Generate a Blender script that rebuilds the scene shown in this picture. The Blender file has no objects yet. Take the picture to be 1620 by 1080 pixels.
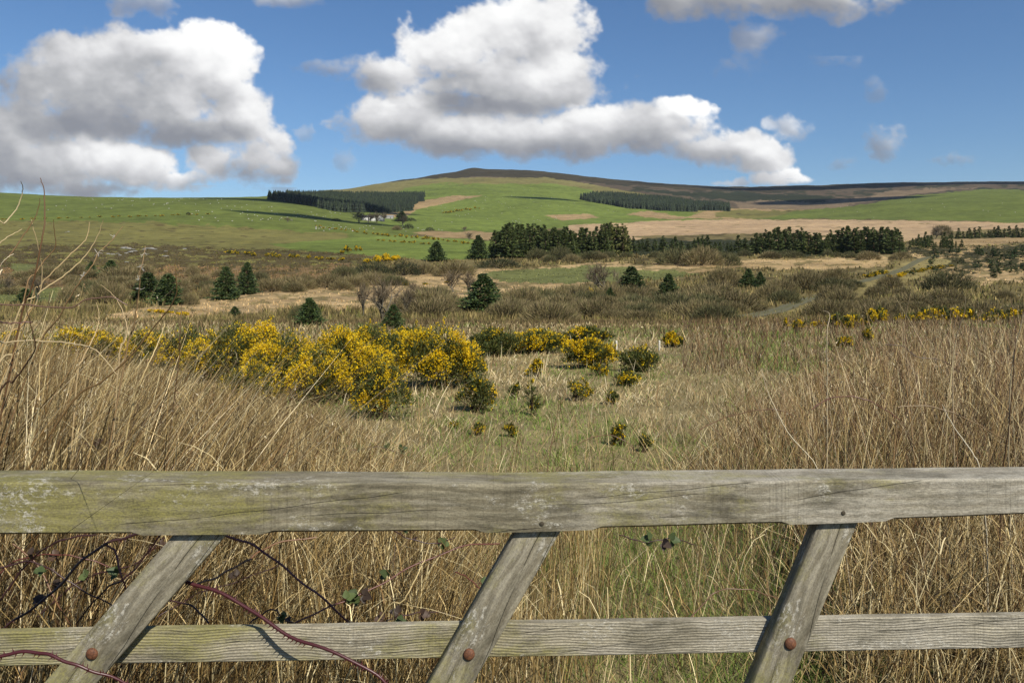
import bpy, math, time
import numpy as np
from mathutils import Vector, Matrix
RNG = np.random.default_rng(7)
rad = math.radians
scene = bpy.context.scene
COL = scene.collection

# ------------------------------------------------------------------ camera, light, exposure
EYE = 1.6                 # eye height (m) above the ground at the gate
FPX = 1260.0              # focal length in photo pixels (28 mm on 36 mm)
HROW = 450.0              # row of the true horizon
cam_d = bpy.data.cameras.new("camera"); cam = bpy.data.objects.new("camera", cam_d); COL.objects.link(cam)
cam.location = (0, 0, EYE); cam.rotation_euler = (rad(90), 0, 0)
cam_d.sensor_width = 36.0; cam_d.lens = 28.0; cam_d.shift_y = -(540 - HROW) / 1620.0
cam_d.clip_start = 0.05; cam_d.clip_end = 20000
cam_d.dof.use_dof = False
scene.camera = cam
SUN_EL, SUN_AZ = 43.0, 34.0          # sun behind the camera, to the right
sd = Vector((math.sin(rad(SUN_AZ)) * math.cos(rad(SUN_EL)), -math.cos(rad(SUN_AZ)) * math.cos(rad(SUN_EL)), math.sin(rad(SUN_EL))))
sun_d = bpy.data.lights.new("sun", 'SUN'); sun = bpy.data.objects.new("sun", sun_d); COL.objects.link(sun)
sun.rotation_euler = sd.to_track_quat('Z', 'Y').to_euler()
sun.location = (20, -30, 40)
sun_d.energy = 4.8; sun_d.angle = rad(0.53); sun_d.color = (1.0, 0.945, 0.82)
scene.view_settings.view_transform = 'Standard'; scene.view_settings.look = 'None'
scene.view_settings.gamma = 1.0; scene.view_settings.exposure = 0.38
scene.view_settings.use_curve_mapping = False
scene.render.engine = 'CYCLES'
scene.cycles.max_bounces = 5; scene.cycles.diffuse_bounces = 2; scene.cycles.glossy_bounces = 2
scene.cycles.transmission_bounces = 2; scene.cycles.transparent_max_bounces = 8
scene.cycles.use_denoising = True
scene.cycles.caustics_reflective = False; scene.cycles.caustics_refractive = False

# ------------------------------------------------------------------ node helpers
class NT:
    def __init__(s, tree): s.t = tree; s.n = tree.nodes; s.l = tree.links
    def node(s, typ, ins=None, **kw):
        n = s.n.new(typ)
        for k, v in kw.items(): setattr(n, k, v)
        if ins:
            for k, v in ins.items():
                sock = n.inputs[k]
                if isinstance(v, bpy.types.NodeSocket): s.l.new(v, sock)
                else: sock.default_value = v
        return n
    def math(s, op, a, b=None, c=None, clamp=False):
        n = s.n.new('ShaderNodeMath'); n.operation = op; n.use_clamp = clamp
        for i, v in enumerate((a, b, c)):
            if v is None: continue
            if isinstance(v, bpy.types.NodeSocket): s.l.new(v, n.inputs[i])
            else: n.inputs[i].default_value = v
        return n.outputs[0]
    def vec(s, op, a, b=None, out=0):
        n = s.n.new('ShaderNodeVectorMath'); n.operation = op
        for i, v in enumerate((a, b)):
            if v is None: continue
            if isinstance(v, bpy.types.NodeSocket): s.l.new(v, n.inputs[i])
            elif op == 'SCALE' and i == 1: n.inputs['Scale'].default_value = v
            else: n.inputs[i].default_value = v
        return n.outputs[out]
    def scale(s, a, f):
        n = s.n.new('ShaderNodeVectorMath'); n.operation = 'SCALE'
        s.l.new(a, n.inputs[0])
        if isinstance(f, bpy.types.NodeSocket): s.l.new(f, n.inputs['Scale'])
        else: n.inputs['Scale'].default_value = f
        return n.outputs[0]
    def ramp(s, fac, stops, interp='LINEAR'):
        n = s.n.new('ShaderNodeValToRGB'); n.color_ramp.interpolation = interp
        e = n.color_ramp.elements
        while len(e) < len(stops): e.new(0.5)
        for i, (p, c) in enumerate(stops):
            e[i].position = p; e[i].color = (c if hasattr(c, '__len__') else (c, c, c)) + ((1,) if not hasattr(c, '__len__') or len(c) == 3 else ())
        s.l.new(fac, n.inputs[0]); return n.outputs[0]
    def mix(s, fac, a, b, mode='MIX'):
        n = s.n.new('ShaderNodeMix'); n.data_type = 'RGBA'; n.blend_type = mode
        for k, v in ((0, fac), (6, a), (7, b)):
            if isinstance(v, bpy.types.NodeSocket): s.l.new(v, n.inputs[k])
            else: n.inputs[k].default_value = v if k == 0 else (tuple(v) + (1,) if len(v) == 3 else v)
        return n.outputs[2]
    def noise(s, vec, scale, detail=4, rough=0.55, out=0, dist=0.0, dim='3D'):
        n = s.n.new('ShaderNodeTexNoise'); n.noise_dimensions = dim
        if vec is not None: s.l.new(vec, n.inputs['Vector'])
        n.inputs['Scale'].default_value = scale; n.inputs['Detail'].default_value = detail
        n.inputs['Roughness'].default_value = rough; n.inputs['Distortion'].default_value = dist
        return n.outputs[out]

# ------------------------------------------------------------------ sky: Nishita + cumulus, all by direction
SKY_STRENGTH = 0.073
def build_world():
    w = bpy.data.worlds.new("World"); scene.world = w; w.use_nodes = True
    nt = NT(w.node_tree); nt.n.clear()
    sky = nt.node('ShaderNodeTexSky', sky_type='NISHITA', sun_disc=False, sun_elevation=rad(SUN_EL), sun_rotation=rad(180 - SUN_AZ),
                  air_density=1.0, dust_density=0.3, ozone_density=3.0)
    hs = nt.node('ShaderNodeHueSaturation', {'Hue': 0.5, 'Saturation': 1.12, 'Value': 1.0, 'Color': sky.outputs[0]})
    tint = nt.mix(1.0, hs.outputs[0], (0.90, 0.985, 1.09), 'MULTIPLY')
    bg = nt.node('ShaderNodeBackground', {'Color': tint, 'Strength': SKY_STRENGTH})
    nt.node('ShaderNodeOutputWorld', {'Surface': bg.outputs[0]})
build_world()

# ------------------------------------------------------------------ mesh helpers
def srgb(*c):
    c = np.array(c, float) / 255.0
    return np.where(c <= 0.04045, c / 12.92, ((c + 0.055) / 1.055) ** 2.4)
def new_mesh(name, V, F, C=None, smooth=False):
    """V (n,3); F list of (m,k) int arrays (all faces of one array have k corners); C (n,3) point colours"""
    V = np.asarray(V, np.float32)
    if isinstance(F, np.ndarray): F = [F]
    F = [np.asarray(f, np.int32) for f in F if len(f)]
    me = bpy.data.meshes.new(name)
    me.vertices.add(len(V)); me.vertices.foreach_set('co', V.ravel())
    loops = np.concatenate([f.ravel() for f in F]); cnt = np.concatenate([np.full(len(f), f.shape[1], np.int32) for f in F])
    start = np.concatenate([[0], np.cumsum(cnt)[:-1]]).astype(np.int32)
    me.loops.add(len(loops)); me.loops.foreach_set('vertex_index', loops)
    me.polygons.add(len(cnt)); me.polygons.foreach_set('loop_start', start); me.polygons.foreach_set('loop_total', cnt)
    if smooth: me.polygons.foreach_set('use_smooth', np.ones(len(cnt), bool))
    me.update(calc_edges=True)
    if C is not None:
        at = me.color_attributes.new('Col', 'FLOAT_COLOR', 'POINT')
        c4 = np.ones((len(V), 4), np.float32); c4[:, :3] = C; at.data.foreach_set('color', c4.ravel())
    return me
def obj(name, me, mat=None, parent=None, loc=None, **props):
    o = bpy.data.objects.new(name, me); COL.objects.link(o)
    if mat is not None and me is not None and len(me.materials) == 0: me.materials.append(mat)
    if parent is not None: o.parent = parent
    if loc is not None: o.location = loc
    for k, v in props.items():
        if v is not None: o[k] = v
    return o
def thing(name, loc, label, category, group=None, rz=0.0, scale=1.0):
    o = bpy.data.objects.new(name, None); COL.objects.link(o)
    o.location = loc; o.rotation_euler = (0, 0, rz); o.scale = (scale,) * 3 if not hasattr(scale, '__len__') else scale
    o.empty_display_size = 0.2
    o['label'] = label; o['category'] = category
    if group: o['group'] = group
    return o
def copy_tree(src, loc, rz, scale, label, category, group=None):
    r = src.copy(); COL.objects.link(r); r.location = loc; r.rotation_euler = (0, 0, rz)
    r.scale = (scale,) * 3 if not hasattr(scale, '__len__') else scale
    r['label'] = label; r['category'] = category
    if group: r['group'] = group
    elif 'group' in r: del r['group']
    for ch in src.children:
        c = ch.copy(); COL.objects.link(c); c.parent = r
        for gch in ch.children:
            d = gch.copy(); COL.objects.link(d); d.parent = c
    return r
class MB:
    """collects pieces for one mesh"""
    def __init__(s): s.V = []; s.F = {}; s.C = []; s.n = 0
    def add(s, V, F, c):
        V = np.asarray(V, float).reshape(-1, 3); s.V.append(V)
        C = np.empty((len(V), 3)); C[:] = c; s.C.append(C)
        for f in (F if isinstance(F, list) else [F]):
            f = np.asarray(f, np.int64)
            if len(f): s.F.setdefault(f.shape[1], []).append(f + s.n)
        s.n += len(V)
    def mesh(s, name, smooth=False):
        return new_mesh(name, np.concatenate(s.V), [np.concatenate(v) for v in s.F.values()], np.concatenate(s.C), smooth)
def tube(mb, pts, radii, c, sides=6, cap=True):
    pts = np.asarray(pts, float); n = len(pts); radii = np.broadcast_to(np.asarray(radii, float), (n,))
    T = np.gradient(pts, axis=0); T /= np.linalg.norm(T, axis=1)[:, None] + 1e-9
    ref = np.array([0, 0, 1.0]) if abs(T[:, 2]).mean() < 0.8 else np.array([0, 1.0, 0])
    A = np.cross(T, ref); A /= np.linalg.norm(A, axis=1)[:, None] + 1e-9
    B = np.cross(T, A)
    th = np.arange(sides) / sides * 2 * math.pi
    V = pts[:, None] + radii[:, None, None] * (np.cos(th)[None, :, None] * A[:, None] + np.sin(th)[None, :, None] * B[:, None])
    i = np.arange(n - 1)[:, None] * sides; j = np.arange(sides)[None]; k = (j + 1) % sides
    F = np.stack([i + j, i + k, i + sides + k, i + sides + j], -1).reshape(-1, 4)
    fs = [F]
    mb.add(V.reshape(-1, 3), fs, c)
def smooth_line(P, n):
    """Catmull-Rom through P (k,3) -> n points"""
    P = np.asarray(P, float); k = len(P)
    Q = np.vstack([2 * P[0] - P[1], P, 2 * P[-1] - P[-2]])
    t = np.linspace(0, k - 1 - 1e-6, n); i = t.astype(int); f = (t - i)[:, None]
    a, b, c, d = Q[i], Q[i + 1], Q[i + 2], Q[i + 3]
    return 0.5 * (2 * b + (c - a) * f + (2 * a - 5 * b + 4 * c - d) * f ** 2 + (3 * b - 3 * c + d - a) * f ** 3)
def vnoise(x, y, seed=0):
    """smooth value noise, vectorised, range 0..1"""
    xi = np.floor(x).astype(np.int64); yi = np.floor(y).astype(np.int64); fx = x - xi; fy = y - yi
    fx = fx * fx * (3 - 2 * fx); fy = fy * fy * (3 - 2 * fy)
    def h(a, b):
        n = (a * 374761393 + b * 668265263 + seed * 1442695041) & 0xffffffff
        n = ((n ^ (n >> 13)) * 1274126177) & 0xffffffff
        return ((n ^ (n >> 16)) & 0xffff) / 65535.0
    return (h(xi, yi) * (1 - fx) + h(xi + 1, yi) * fx) * (1 - fy) + (h(xi, yi + 1) * (1 - fx) + h(xi + 1, yi + 1) * fx) * fy
def fbm(x, y, seed=0, o=4):
    s = 0; a = 0.5; t = 0
    for k in range(o): s = s + a * vnoise(x * 2 ** k, y * 2 ** k, seed + k); t += a; a *= 0.5
    return s / t

# ------------------------------------------------------------------ terrain: a real heightfield
YA = [30, 45, 60, 80, 110, 150, 200, 250, 300, 360, 450, 600, 800, 1000, 1250, 1600, 2200, 3000, 3600, 5000, 9000]
near = [514, 514, 510, 502, 488, 468, 446, 428]
ROWS = {
 -700: [415, 400, 385, 362, 338, 322, 314, 318, 330, 340, 350, 360, 390],
    0: [415, 400, 385, 363, 338, 320, 311.5, 314, 328, 340, 350, 360, 390],
  250: [415, 401, 386, 364, 339, 321, 312.5, 316, 325, 335, 345, 355, 390],
  400: [414, 401, 388, 367, 345, 328, 316, 310.5, 312, 318, 325, 340, 385],
  470: [414, 401, 388, 370, 350, 333, 320, 312, 307, 305.5, 313, 330, 380],
  560: [413, 401, 389, 374, 358, 346, 332, 318, 304, 296, 304, 320, 370],
  620: [412, 401, 390, 377, 363, 352, 338, 320, 300, 285, 294, 315, 370],
  680: [412, 401, 390, 379, 366, 353, 340, 320, 296, 276, 286, 310, 370],
  735: [412, 401, 390, 380, 366, 353, 340, 318, 291, 267, 279, 305, 370],
  755: [412, 401, 390, 380, 366, 353, 340, 318, 290, 265, 277, 303, 370],
  840: [412, 401, 390, 380, 367, 354, 341, 320, 292, 266.5, 278, 305, 370],
  920: [412, 401, 390, 380, 368, 355, 343, 322, 296, 276, 286, 310, 370],
 1050: [411, 400, 390, 380, 368, 357, 347, 330, 306, 288, 298, 315, 370],
 1180: [410, 400, 390, 380, 369, 358, 350, 337, 315, 294, 302, 318, 370],
 1300: [409, 399, 389, 379, 368, 356, 345, 331, 312, 291, 300, 318, 370],
 1440: [408, 398, 388, 378, 366, 353, 335, 319, 306, 285, 297, 316, 370],
 1620: [406, 396, 386, 376, 362, 345, 322, 305, 300, 284.5, 297, 316, 370],
 2300: [406, 396, 386, 376, 362, 345, 315, 298, 296, 286, 300, 318, 370]}
_cols = np.array(sorted(ROWS), float)
_T = np.array([near + ROWS[int(c)] for c in _cols])          # (ncol, nY)
_LY = np.log(np.array(YA, float))
NLY, NPX = 900, 600
_ly = np.linspace(_LY[0], _LY[-1], NLY); _px = np.linspace(-700, 2300, NPX)
_tab = np.stack([np.interp(_ly, _LY, r) for r in _T])         # ncol x NLY
_tab = np.stack([np.interp(_px, _cols, _tab[:, j]) for j in range(NLY)], 1)   # NPX x NLY
def gsm(a, s, ax):
    k = np.exp(-0.5 * (np.arange(-3 * s, 3 * s + 1) / s) ** 2); k /= k.sum()
    pad = [(0, 0), (0, 0)]; pad[ax] = (3 * s, 3 * s)
    b = np.pad(a, pad, mode='edge')
    return np.apply_along_axis(lambda m: np.convolve(m, k, 'valid'), ax, b)
_sm = gsm(gsm(_tab, 9, 1), 2, 0)
_zt = EYE + np.exp(_ly)[None] * (HROW - _sm) / FPX
def ground_z(X, Y):
    X = np.asarray(X, float); Y = np.asarray(Y, float)
    px = np.clip(810 + FPX * X / np.maximum(Y, 25), -700, 2300)
    i = (px + 700) / 3000 * (NPX - 1); j = (np.log(np.maximum(Y, 30)) - _ly[0]) / (_ly[-1] - _ly[0]) * (NLY - 1)
    i = np.clip(i, 0, NPX - 1.001); j = np.clip(j, 0, NLY - 1.001)
    i0 = i.astype(int); j0 = j.astype(int); fi = i - i0; fj = j - j0
    z = (_zt[i0, j0] * (1 - fi) + _zt[i0 + 1, j0] * fi) * (1 - fj) + (_zt[i0, j0 + 1] * (1 - fi) + _zt[i0 + 1, j0 + 1] * fi) * fj
    t = np.clip((Y - 22) / 14, 0, 1); t = t * t * (3 - 2 * t)
    z = z * t
    # small relief
    z = z + 0.10 * (fbm(X * 0.5, Y * 0.5, 3) - 0.5) * np.clip((Y + 3) / 8, 0.3, 1)
    f = np.clip((Y - 40) / 80, 0, 1)
    z = z + f * 1.2 * (fbm(X / 22, Y / 30, 5) - 0.5) + np.clip((Y - 350) / 500, 0, 1) * 9 * (fbm(X / 190, Y / 260, 9, 3) - 0.5) \
        + np.clip((Y - 1700) / 900, 0, 1) * 5 * (fbm(X / 60, Y / 90, 19, 3) - 0.5)
    z = z + 7.0 * np.exp(-((X + 150) / 38) ** 2 - ((Y - 3000) / 160) ** 2)
    # bump of the left ridge
    z = z + 9.0 * np.exp(-((X + 850) / 120) ** 2 - ((Y - 1230) / 220) ** 2)
    return z
_Yscan = np.exp(np.linspace(math.log(24), math.log(4500), 1800))
def Y_at(px, row):
    """first distance at which the ground, seen along column px, has climbed to that row"""
    X = (px - 810) / FPX * _Yscan
    r = HROW - FPX * (ground_z(X, _Yscan) - EYE) / _Yscan
    ok = np.nonzero(r <= row)[0]
    return float(_Yscan[ok[0]]) if len(ok) else float(_Yscan[np.argmin(r)])
def spot(px, row=None, Y=None):
    if Y is None: Y = Y_at(px, row)
    X = (px - 810) / FPX * Y
    return X, Y, float(ground_z(X, Y))
def P3(px, row, Y):
    return ((px - 810) / FPX * Y, Y, EYE + (HROW - row) / FPX * Y)

# ground cover map, polygons in (px,row) of where the fields lie on the slope
G = {k: srgb(*v) for k, v in dict(
 scrub=(144,130,86), near=(172,156,112), green=(122,134,64), green2=(132,148,70), dullgreen=(142,136,78), olive=(150,142,88),
 heather=(104,92,58), summit=(80,73,54), moor=(112,98,80), paleheath=(150,130,104), tan=(190,162,118), pink=(216,184,144), belt=(66,70,44), young=(84,80,50),  # young: planting ground, its dark tone also in place of a cloud shadow
 midtan=(212,182,134), midgreen=(130,134,80), rust=(146,120,84), tuss=(160,146,96), darkmoor=(60,66,46)).items()}
REG = [
 ('moor', 6, [(-900,200),(2600,200),(2600,330),(-900,330)]),
 ('summit', 3, [(500,200),(2600,200),(2600,291),(1620,291),(1560,289),(1430,293),(1330,300),(1250,305),(1100,300),(1000,293),(950,291),(900,286),(860,281),(760,279),(690,281),(640,287),(560,300)]),
 ('moor', 6, [(1010,296),(1250,304),(1330,300),(1430,294),(1560,291),(2600,292),(2600,302),(1620,297),(1480,302),(1380,316),(1300,326),(1150,330),(1060,318)]),
 ('darkmoor', 5, [(1000,300),(1200,305),(1320,312),(1300,322),(1150,318),(1040,306)]),
 ('paleheath', 6, [(1150,322),(1320,318),(1420,302),(1560,296),(1480,305),(1380,318),(1290,330),(1180,334)]),
 ('olive', 2, [(420,300),(560,292),(640,286),(700,281),(860,281),(900,286),(960,296),(1000,304),(1080,318),(1160,330),(1160,345),(430,345)]),
 ('green', 3, [(-900,250),(0,250),(430,290),(520,322),(600,338),(660,352),(700,363),(640,372),(560,384),(450,398),(250,384),(0,384),(-900,384)]),
 ('dullgreen', 6, [(-900,352),(0,350),(250,352),(420,362),(560,372),(500,392),(400,396),(250,390),(0,392),(-900,392)]),
 ('green2', 2, [(560,345),(600,312),(640,298),(700,288),(800,286),(880,291),(930,300),(1000,318),(1080,332),(1150,347),(1080,351),(980,353),(900,360),(800,368),(740,367),(650,364),(600,352)]),
 ('olive', 5, [(660,288),(760,282),(860,283),(900,290),(840,290),(740,291)]),
 ('tan', 2, [(596,345),(640,325),(676,316),(700,311),(765,309),(740,315),(700,324),(660,332),(640,345),(610,345)]),
 ('tan', 2, [(860,341),(930,338),(950,343),(890,350)]), ('tan', 3, [(990,338),(1020,333),(1090,345),(1060,348)]),
 ('tan', 2, [(1080,345),(1120,333),(1190,330),(1300,333),(1280,345),(1200,349)]),
 ('dullgreen', 4, [(1130,335),(1190,333),(1290,333),(1300,338),(1220,346),(1130,345)]),
 ('green', 3, [(1190,347),(1290,330),(1380,322),(1450,310),(1540,301),(1620,300),(2600,298),(2600,352),(1620,352),(1420,348),(1300,346)]),
 ('pink', 2, [(890,372),(900,356),(980,352),(1100,348),(1280,347),(1420,349),(1620,353),(2500,353),(2500,368),(1620,362),(1500,366),(1430,382),(1300,386),(1100,386),(980,384)]),
 ('scrub', 2, [(1000,374),(1200,369),(1350,374),(1200,380),(1020,379)]),
 ('tan', 2, [(650,367),(745,366),(800,370),(800,380),(752,379),(690,376)]),
 ('green2', 2, [(430,386),(560,376),(640,372),(700,377),(790,382),(800,408),(690,412),(600,405),(480,398)]),
 ('heather', 5, [(-900,382),(0,388),(200,386),(400,393),(520,398),(620,408),(640,412),(560,422),(300,426),(0,432),(-900,432)]),
 ('belt', 4, [(785,375),(1000,380),(1020,378),(1430,381),(1430,404),(1000,402),(785,408)]),
 ('tan', 3, [(1470,379),(1620,374),(2300,374),(2300,386),(1620,384),(1500,391),(1470,390)]),
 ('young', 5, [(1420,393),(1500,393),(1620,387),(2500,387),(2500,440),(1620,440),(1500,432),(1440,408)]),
 ('rust', 8, [(-900,420),(0,425),(300,424),(560,420),(560,440),(400,462),(0,466),(-900,470)]),
 ('midgreen', 4, [(-900,462),(120,456),(135,476),(0,482),(-900,484)]), ('midgreen', 4, [(20,418),(130,422),(110,436),(20,436)]),
 ('midtan', 4, [(130,504),(200,492),(330,472),(450,455),(600,438),(720,428),(830,424),(1000,414),(960,425),(840,438),(760,452),(700,468),(620,488),(480,492),(380,498),(300,506)]),
 ('midtan', 5, [(640,500),(600,470),(700,455),(830,442),(960,422),(1150,410),(1300,407),(1440,404),(1400,420),(1300,430),(1200,424),(1050,434),(960,446),(820,462),(700,480)]),
 ('midgreen', 4, [(780,428),(930,421),(1000,424),(1110,432),(1000,446),(900,447),(800,446),(770,436)]),
 ('tuss', 5, [(1180,500),(1300,470),(1420,420),(1480,405),(1500,412),(1450,440),(1330,480),(1200,512)]),
 ('midtan', 8, [(1450,450),(1500,432),(1620,428),(1620,446)]),
]
def inpoly(x, y, poly):
    c = np.zeros(x.shape, bool); n = len(poly)
    for i in range(n):
        x1, y1 = poly[i]; x2, y2 = poly[(i + 1) % n]
        if y1 == y2: continue
        c ^= ((y1 > y) != (y2 > y)) & (x < (x2 - x1) * (y - y1) / (y2 - y1) + x1)
    return c
def cover_colour(X, Y, Z, key=False):
    Yc = np.maximum(Y, 1.0)
    px = 810 + FPX * X / Yc; row = HROW - FPX * (Z - EYE) / Yc
    C = np.empty(X.shape + (3,)); C[:] = G['scrub']; names = list(G); K = np.full(X.shape, names.index('scrub'), np.int16)
    n1 = fbm(px / 34, row / 9, 31, 4) - 0.5 + .35 * (fbm(px / 5, row / 1.6, 35, 3) - .5); n2 = fbm(px / 30, row / 8, 41, 4) - 0.5 + .5 * (fbm(px / 6, row / 1.4, 45, 3) - .5)
    far = Y > 33
    for nm, jit, poly in REG:
        m = inpoly(px + n1 * jit * 6.0, row + n2 * jit * 1.9, poly) & far
        C[m] = G[nm]; K[m] = names.index(nm)
    pt = fbm(px / 16, row / 2.6, 55, 4)
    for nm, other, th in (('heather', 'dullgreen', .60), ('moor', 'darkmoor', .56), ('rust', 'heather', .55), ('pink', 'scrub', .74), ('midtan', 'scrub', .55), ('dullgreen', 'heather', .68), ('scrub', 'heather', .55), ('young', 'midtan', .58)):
        m = (K == names.index(nm)) & far; t = np.clip((pt[m] - th) / .06, 0, .85)[:, None]; C[m] = C[m] * (1 - t) + G[other] * t
    C[~far] = G['near']; K[~far] = names.index('near')
    t = np.clip((Y - 22 + 14 * (fbm(X / 3.5, Y / 6, 77, 4) - .5)) / 22, 0, 1)[..., None]; nearmix = (Y < 60) & (K != names.index('midtan'))
    blend = C * t + G['near'] * (1 - t); C[nearmix] = blend[nearmix]
    litter_shade = np.clip((np.abs(px - 830) - 260 + 160 * (fbm(X, Y, 78, 3) - .5)) / 160, 0, 1) * np.clip((12 - Y) / 5, 0, 1)  # dark litter tone painted as shade in the gaps under the stalks
    C = C * (1 - litter_shade[..., None]) + srgb(62, 50, 33) * litter_shade[..., None]
    return (C, K, names) if key else C

def build_terrain(mat):
    us = np.concatenate([np.linspace(-1.25, -0.80, 60)[:-1], np.linspace(-0.80, 0.80, 860), np.linspace(0.80, 1.25, 60)[1:]])
    Ys = np.concatenate([np.linspace(-9, 24, 110)[:-1], np.exp(np.linspace(math.log(24), math.log(3700), 760))[:-1], np.linspace(3700, 5600, 10)])
    Y0 = 12.0 * np.exp(-np.maximum(Ys, 0) / 12.0) + 0.0
    U, YY = np.meshgrid(us, Ys); XX = U * (YY + Y0[:, None] + np.maximum(0, -Ys)[:, None])
    Z = ground_z(XX, YY)
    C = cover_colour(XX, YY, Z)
    r, c = Z.shape; idx = np.arange(r * c).reshape(r, c)
    F = np.stack([idx[:-1, :-1], idx[:-1, 1:], idx[1:, 1:], idx[1:, :-1]], -1).reshape(-1, 4)
    me = new_mesh('terrain', np.stack([XX, YY, Z], -1).reshape(-1, 3), F, C.reshape(-1, 3), smooth=True)
    return obj('terrain', me, mat, kind='structure', label='grass and moor ground rising to the far hill')

def principled(nt, col, rough=0.8, spec=0.2, normal=None, **kw):
    n = nt.node('ShaderNodeBsdfPrincipled')
    if isinstance(col, bpy.types.NodeSocket): nt.l.new(col, n.inputs['Base Color'])
    else: n.inputs['Base Color'].default_value = tuple(col) + (1,)
    if isinstance(rough, bpy.types.NodeSocket): nt.l.new(rough, n.inputs['Roughness'])
    else: n.inputs['Roughness'].default_value = rough
    n.inputs['Specular IOR Level'].default_value = spec
    if normal is not None: nt.l.new(normal, n.inputs['Normal'])
    return n
def new_mat(name):
    m = bpy.data.materials.new(name); m.use_nodes = True; nt = NT(m.node_tree); nt.n.clear()
    return m, nt
ALB = 0.62   # photo tint -> surface albedo
def terrain_mat():
    m, nt = new_mat('ground_cover')
    at = nt.node('ShaderNodeAttribute', attribute_name='Col').outputs[0]
    geo = nt.node('ShaderNodeNewGeometry').outputs['Position']
    cols = at
    # tussock mottling at three sizes, all fixed to the ground
    f = nt.noise(geo, 0.9, 6, 0.65); m1 = nt.noise(geo, 0.09, 6, 0.62); m2 = nt.noise(geo, 0.011, 6, 0.6)
    v = nt.math('ADD', nt.math('MULTIPLY', nt.math('SUBTRACT', f, 0.5), 1.1), nt.math('MULTIPLY', nt.math('SUBTRACT', m1, 0.5), 1.3))
    v = nt.math('ADD', v, nt.math('MULTIPLY', nt.math('SUBTRACT', m2, 0.5), 0.9))
    g = nt.math('ADD', 0.78, v)
    sc = nt.scale(cols, nt.math('MAXIMUM', g, 0.3))
    hue = nt.mix(nt.math('MULTIPLY', nt.math('SUBTRACT', nt.noise(geo, 0.05, 5, 0.6), 0.42), 1.6, clamp=True), sc, nt.mix(1.0, sc, (1.08, 1.0, 0.80), 'MULTIPLY'))
    col = nt.mix(1.0, hue, (ALB,) * 3, 'MULTIPLY')
    bmp = nt.node('ShaderNodeBump', {'Strength': 0.5, 'Distance': 0.25, 'Height': nt.math('ADD', f, nt.math('MULTIPLY', m1, 3.0))})
    p = principled(nt, col, 0.95, 0.1, bmp.outputs[0])
    nt.node('ShaderNodeOutputMaterial', {'Surface': p.outputs[0]})
    return m
def veg_mat(name, rough=0.7, transl=0.25, gain=1.0, spec=0.25, var=0.0):
    m, nt = new_mat(name)
    at = nt.node('ShaderNodeAttribute', attribute_name='Col').outputs[0]
    if var:
        oi = nt.node('ShaderNodeObjectInfo')
        at = nt.scale(at, nt.math('MULTIPLY_ADD', oi.outputs['Random'], var, 1 - var / 2))
    col = nt.mix(1.0, at, (gain,) * 3, 'MULTIPLY')
    p = principled(nt, col, rough, spec)
    if transl:
        tr = nt.node('ShaderNodeBsdfTranslucent', {'Color': col})
        mx = nt.node('ShaderNodeMixShader', {0: transl, 1: p.outputs[0], 2: tr.outputs[0]})
        nt.node('ShaderNodeOutputMaterial', {'Surface': mx.outputs[0]})
    else:
        nt.node('ShaderNodeOutputMaterial', {'Surface': p.outputs[0]})
    return m
M_GROUND = terrain_mat()
M_STRAW = veg_mat('dry_stalks', 0.55, 0.08, gain=1.22)
M_GRASS = veg_mat('grass_blades', 0.55, 0.35, gain=1.6)
M_GORSE = veg_mat('gorse_spines', 0.6, 0.2)
M_FLOWER = veg_mat('gorse_petals', 0.6, 0.35)
M_NEEDLE = veg_mat('conifer_needles', 0.6, 0.2, gain=1.45, var=0.35)
M_TWIG = veg_mat('bare_twigs', 0.8, 0.1, var=0.3)
M_BARK = veg_mat('bark', 0.9, 0.0)
M_FOREST = veg_mat('plantation_needles', 0.7, 0.05, gain=.9, var=.1)
M_FLEECE = veg_mat('fleece', 0.9, 0.0)
M_BRAMBLE = veg_mat('bramble_stem', 0.4, 0.0, spec=0.5)
M_LEAF = veg_mat('bramble_leaf', 0.55, 0.15, spec=0.3)
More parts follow.
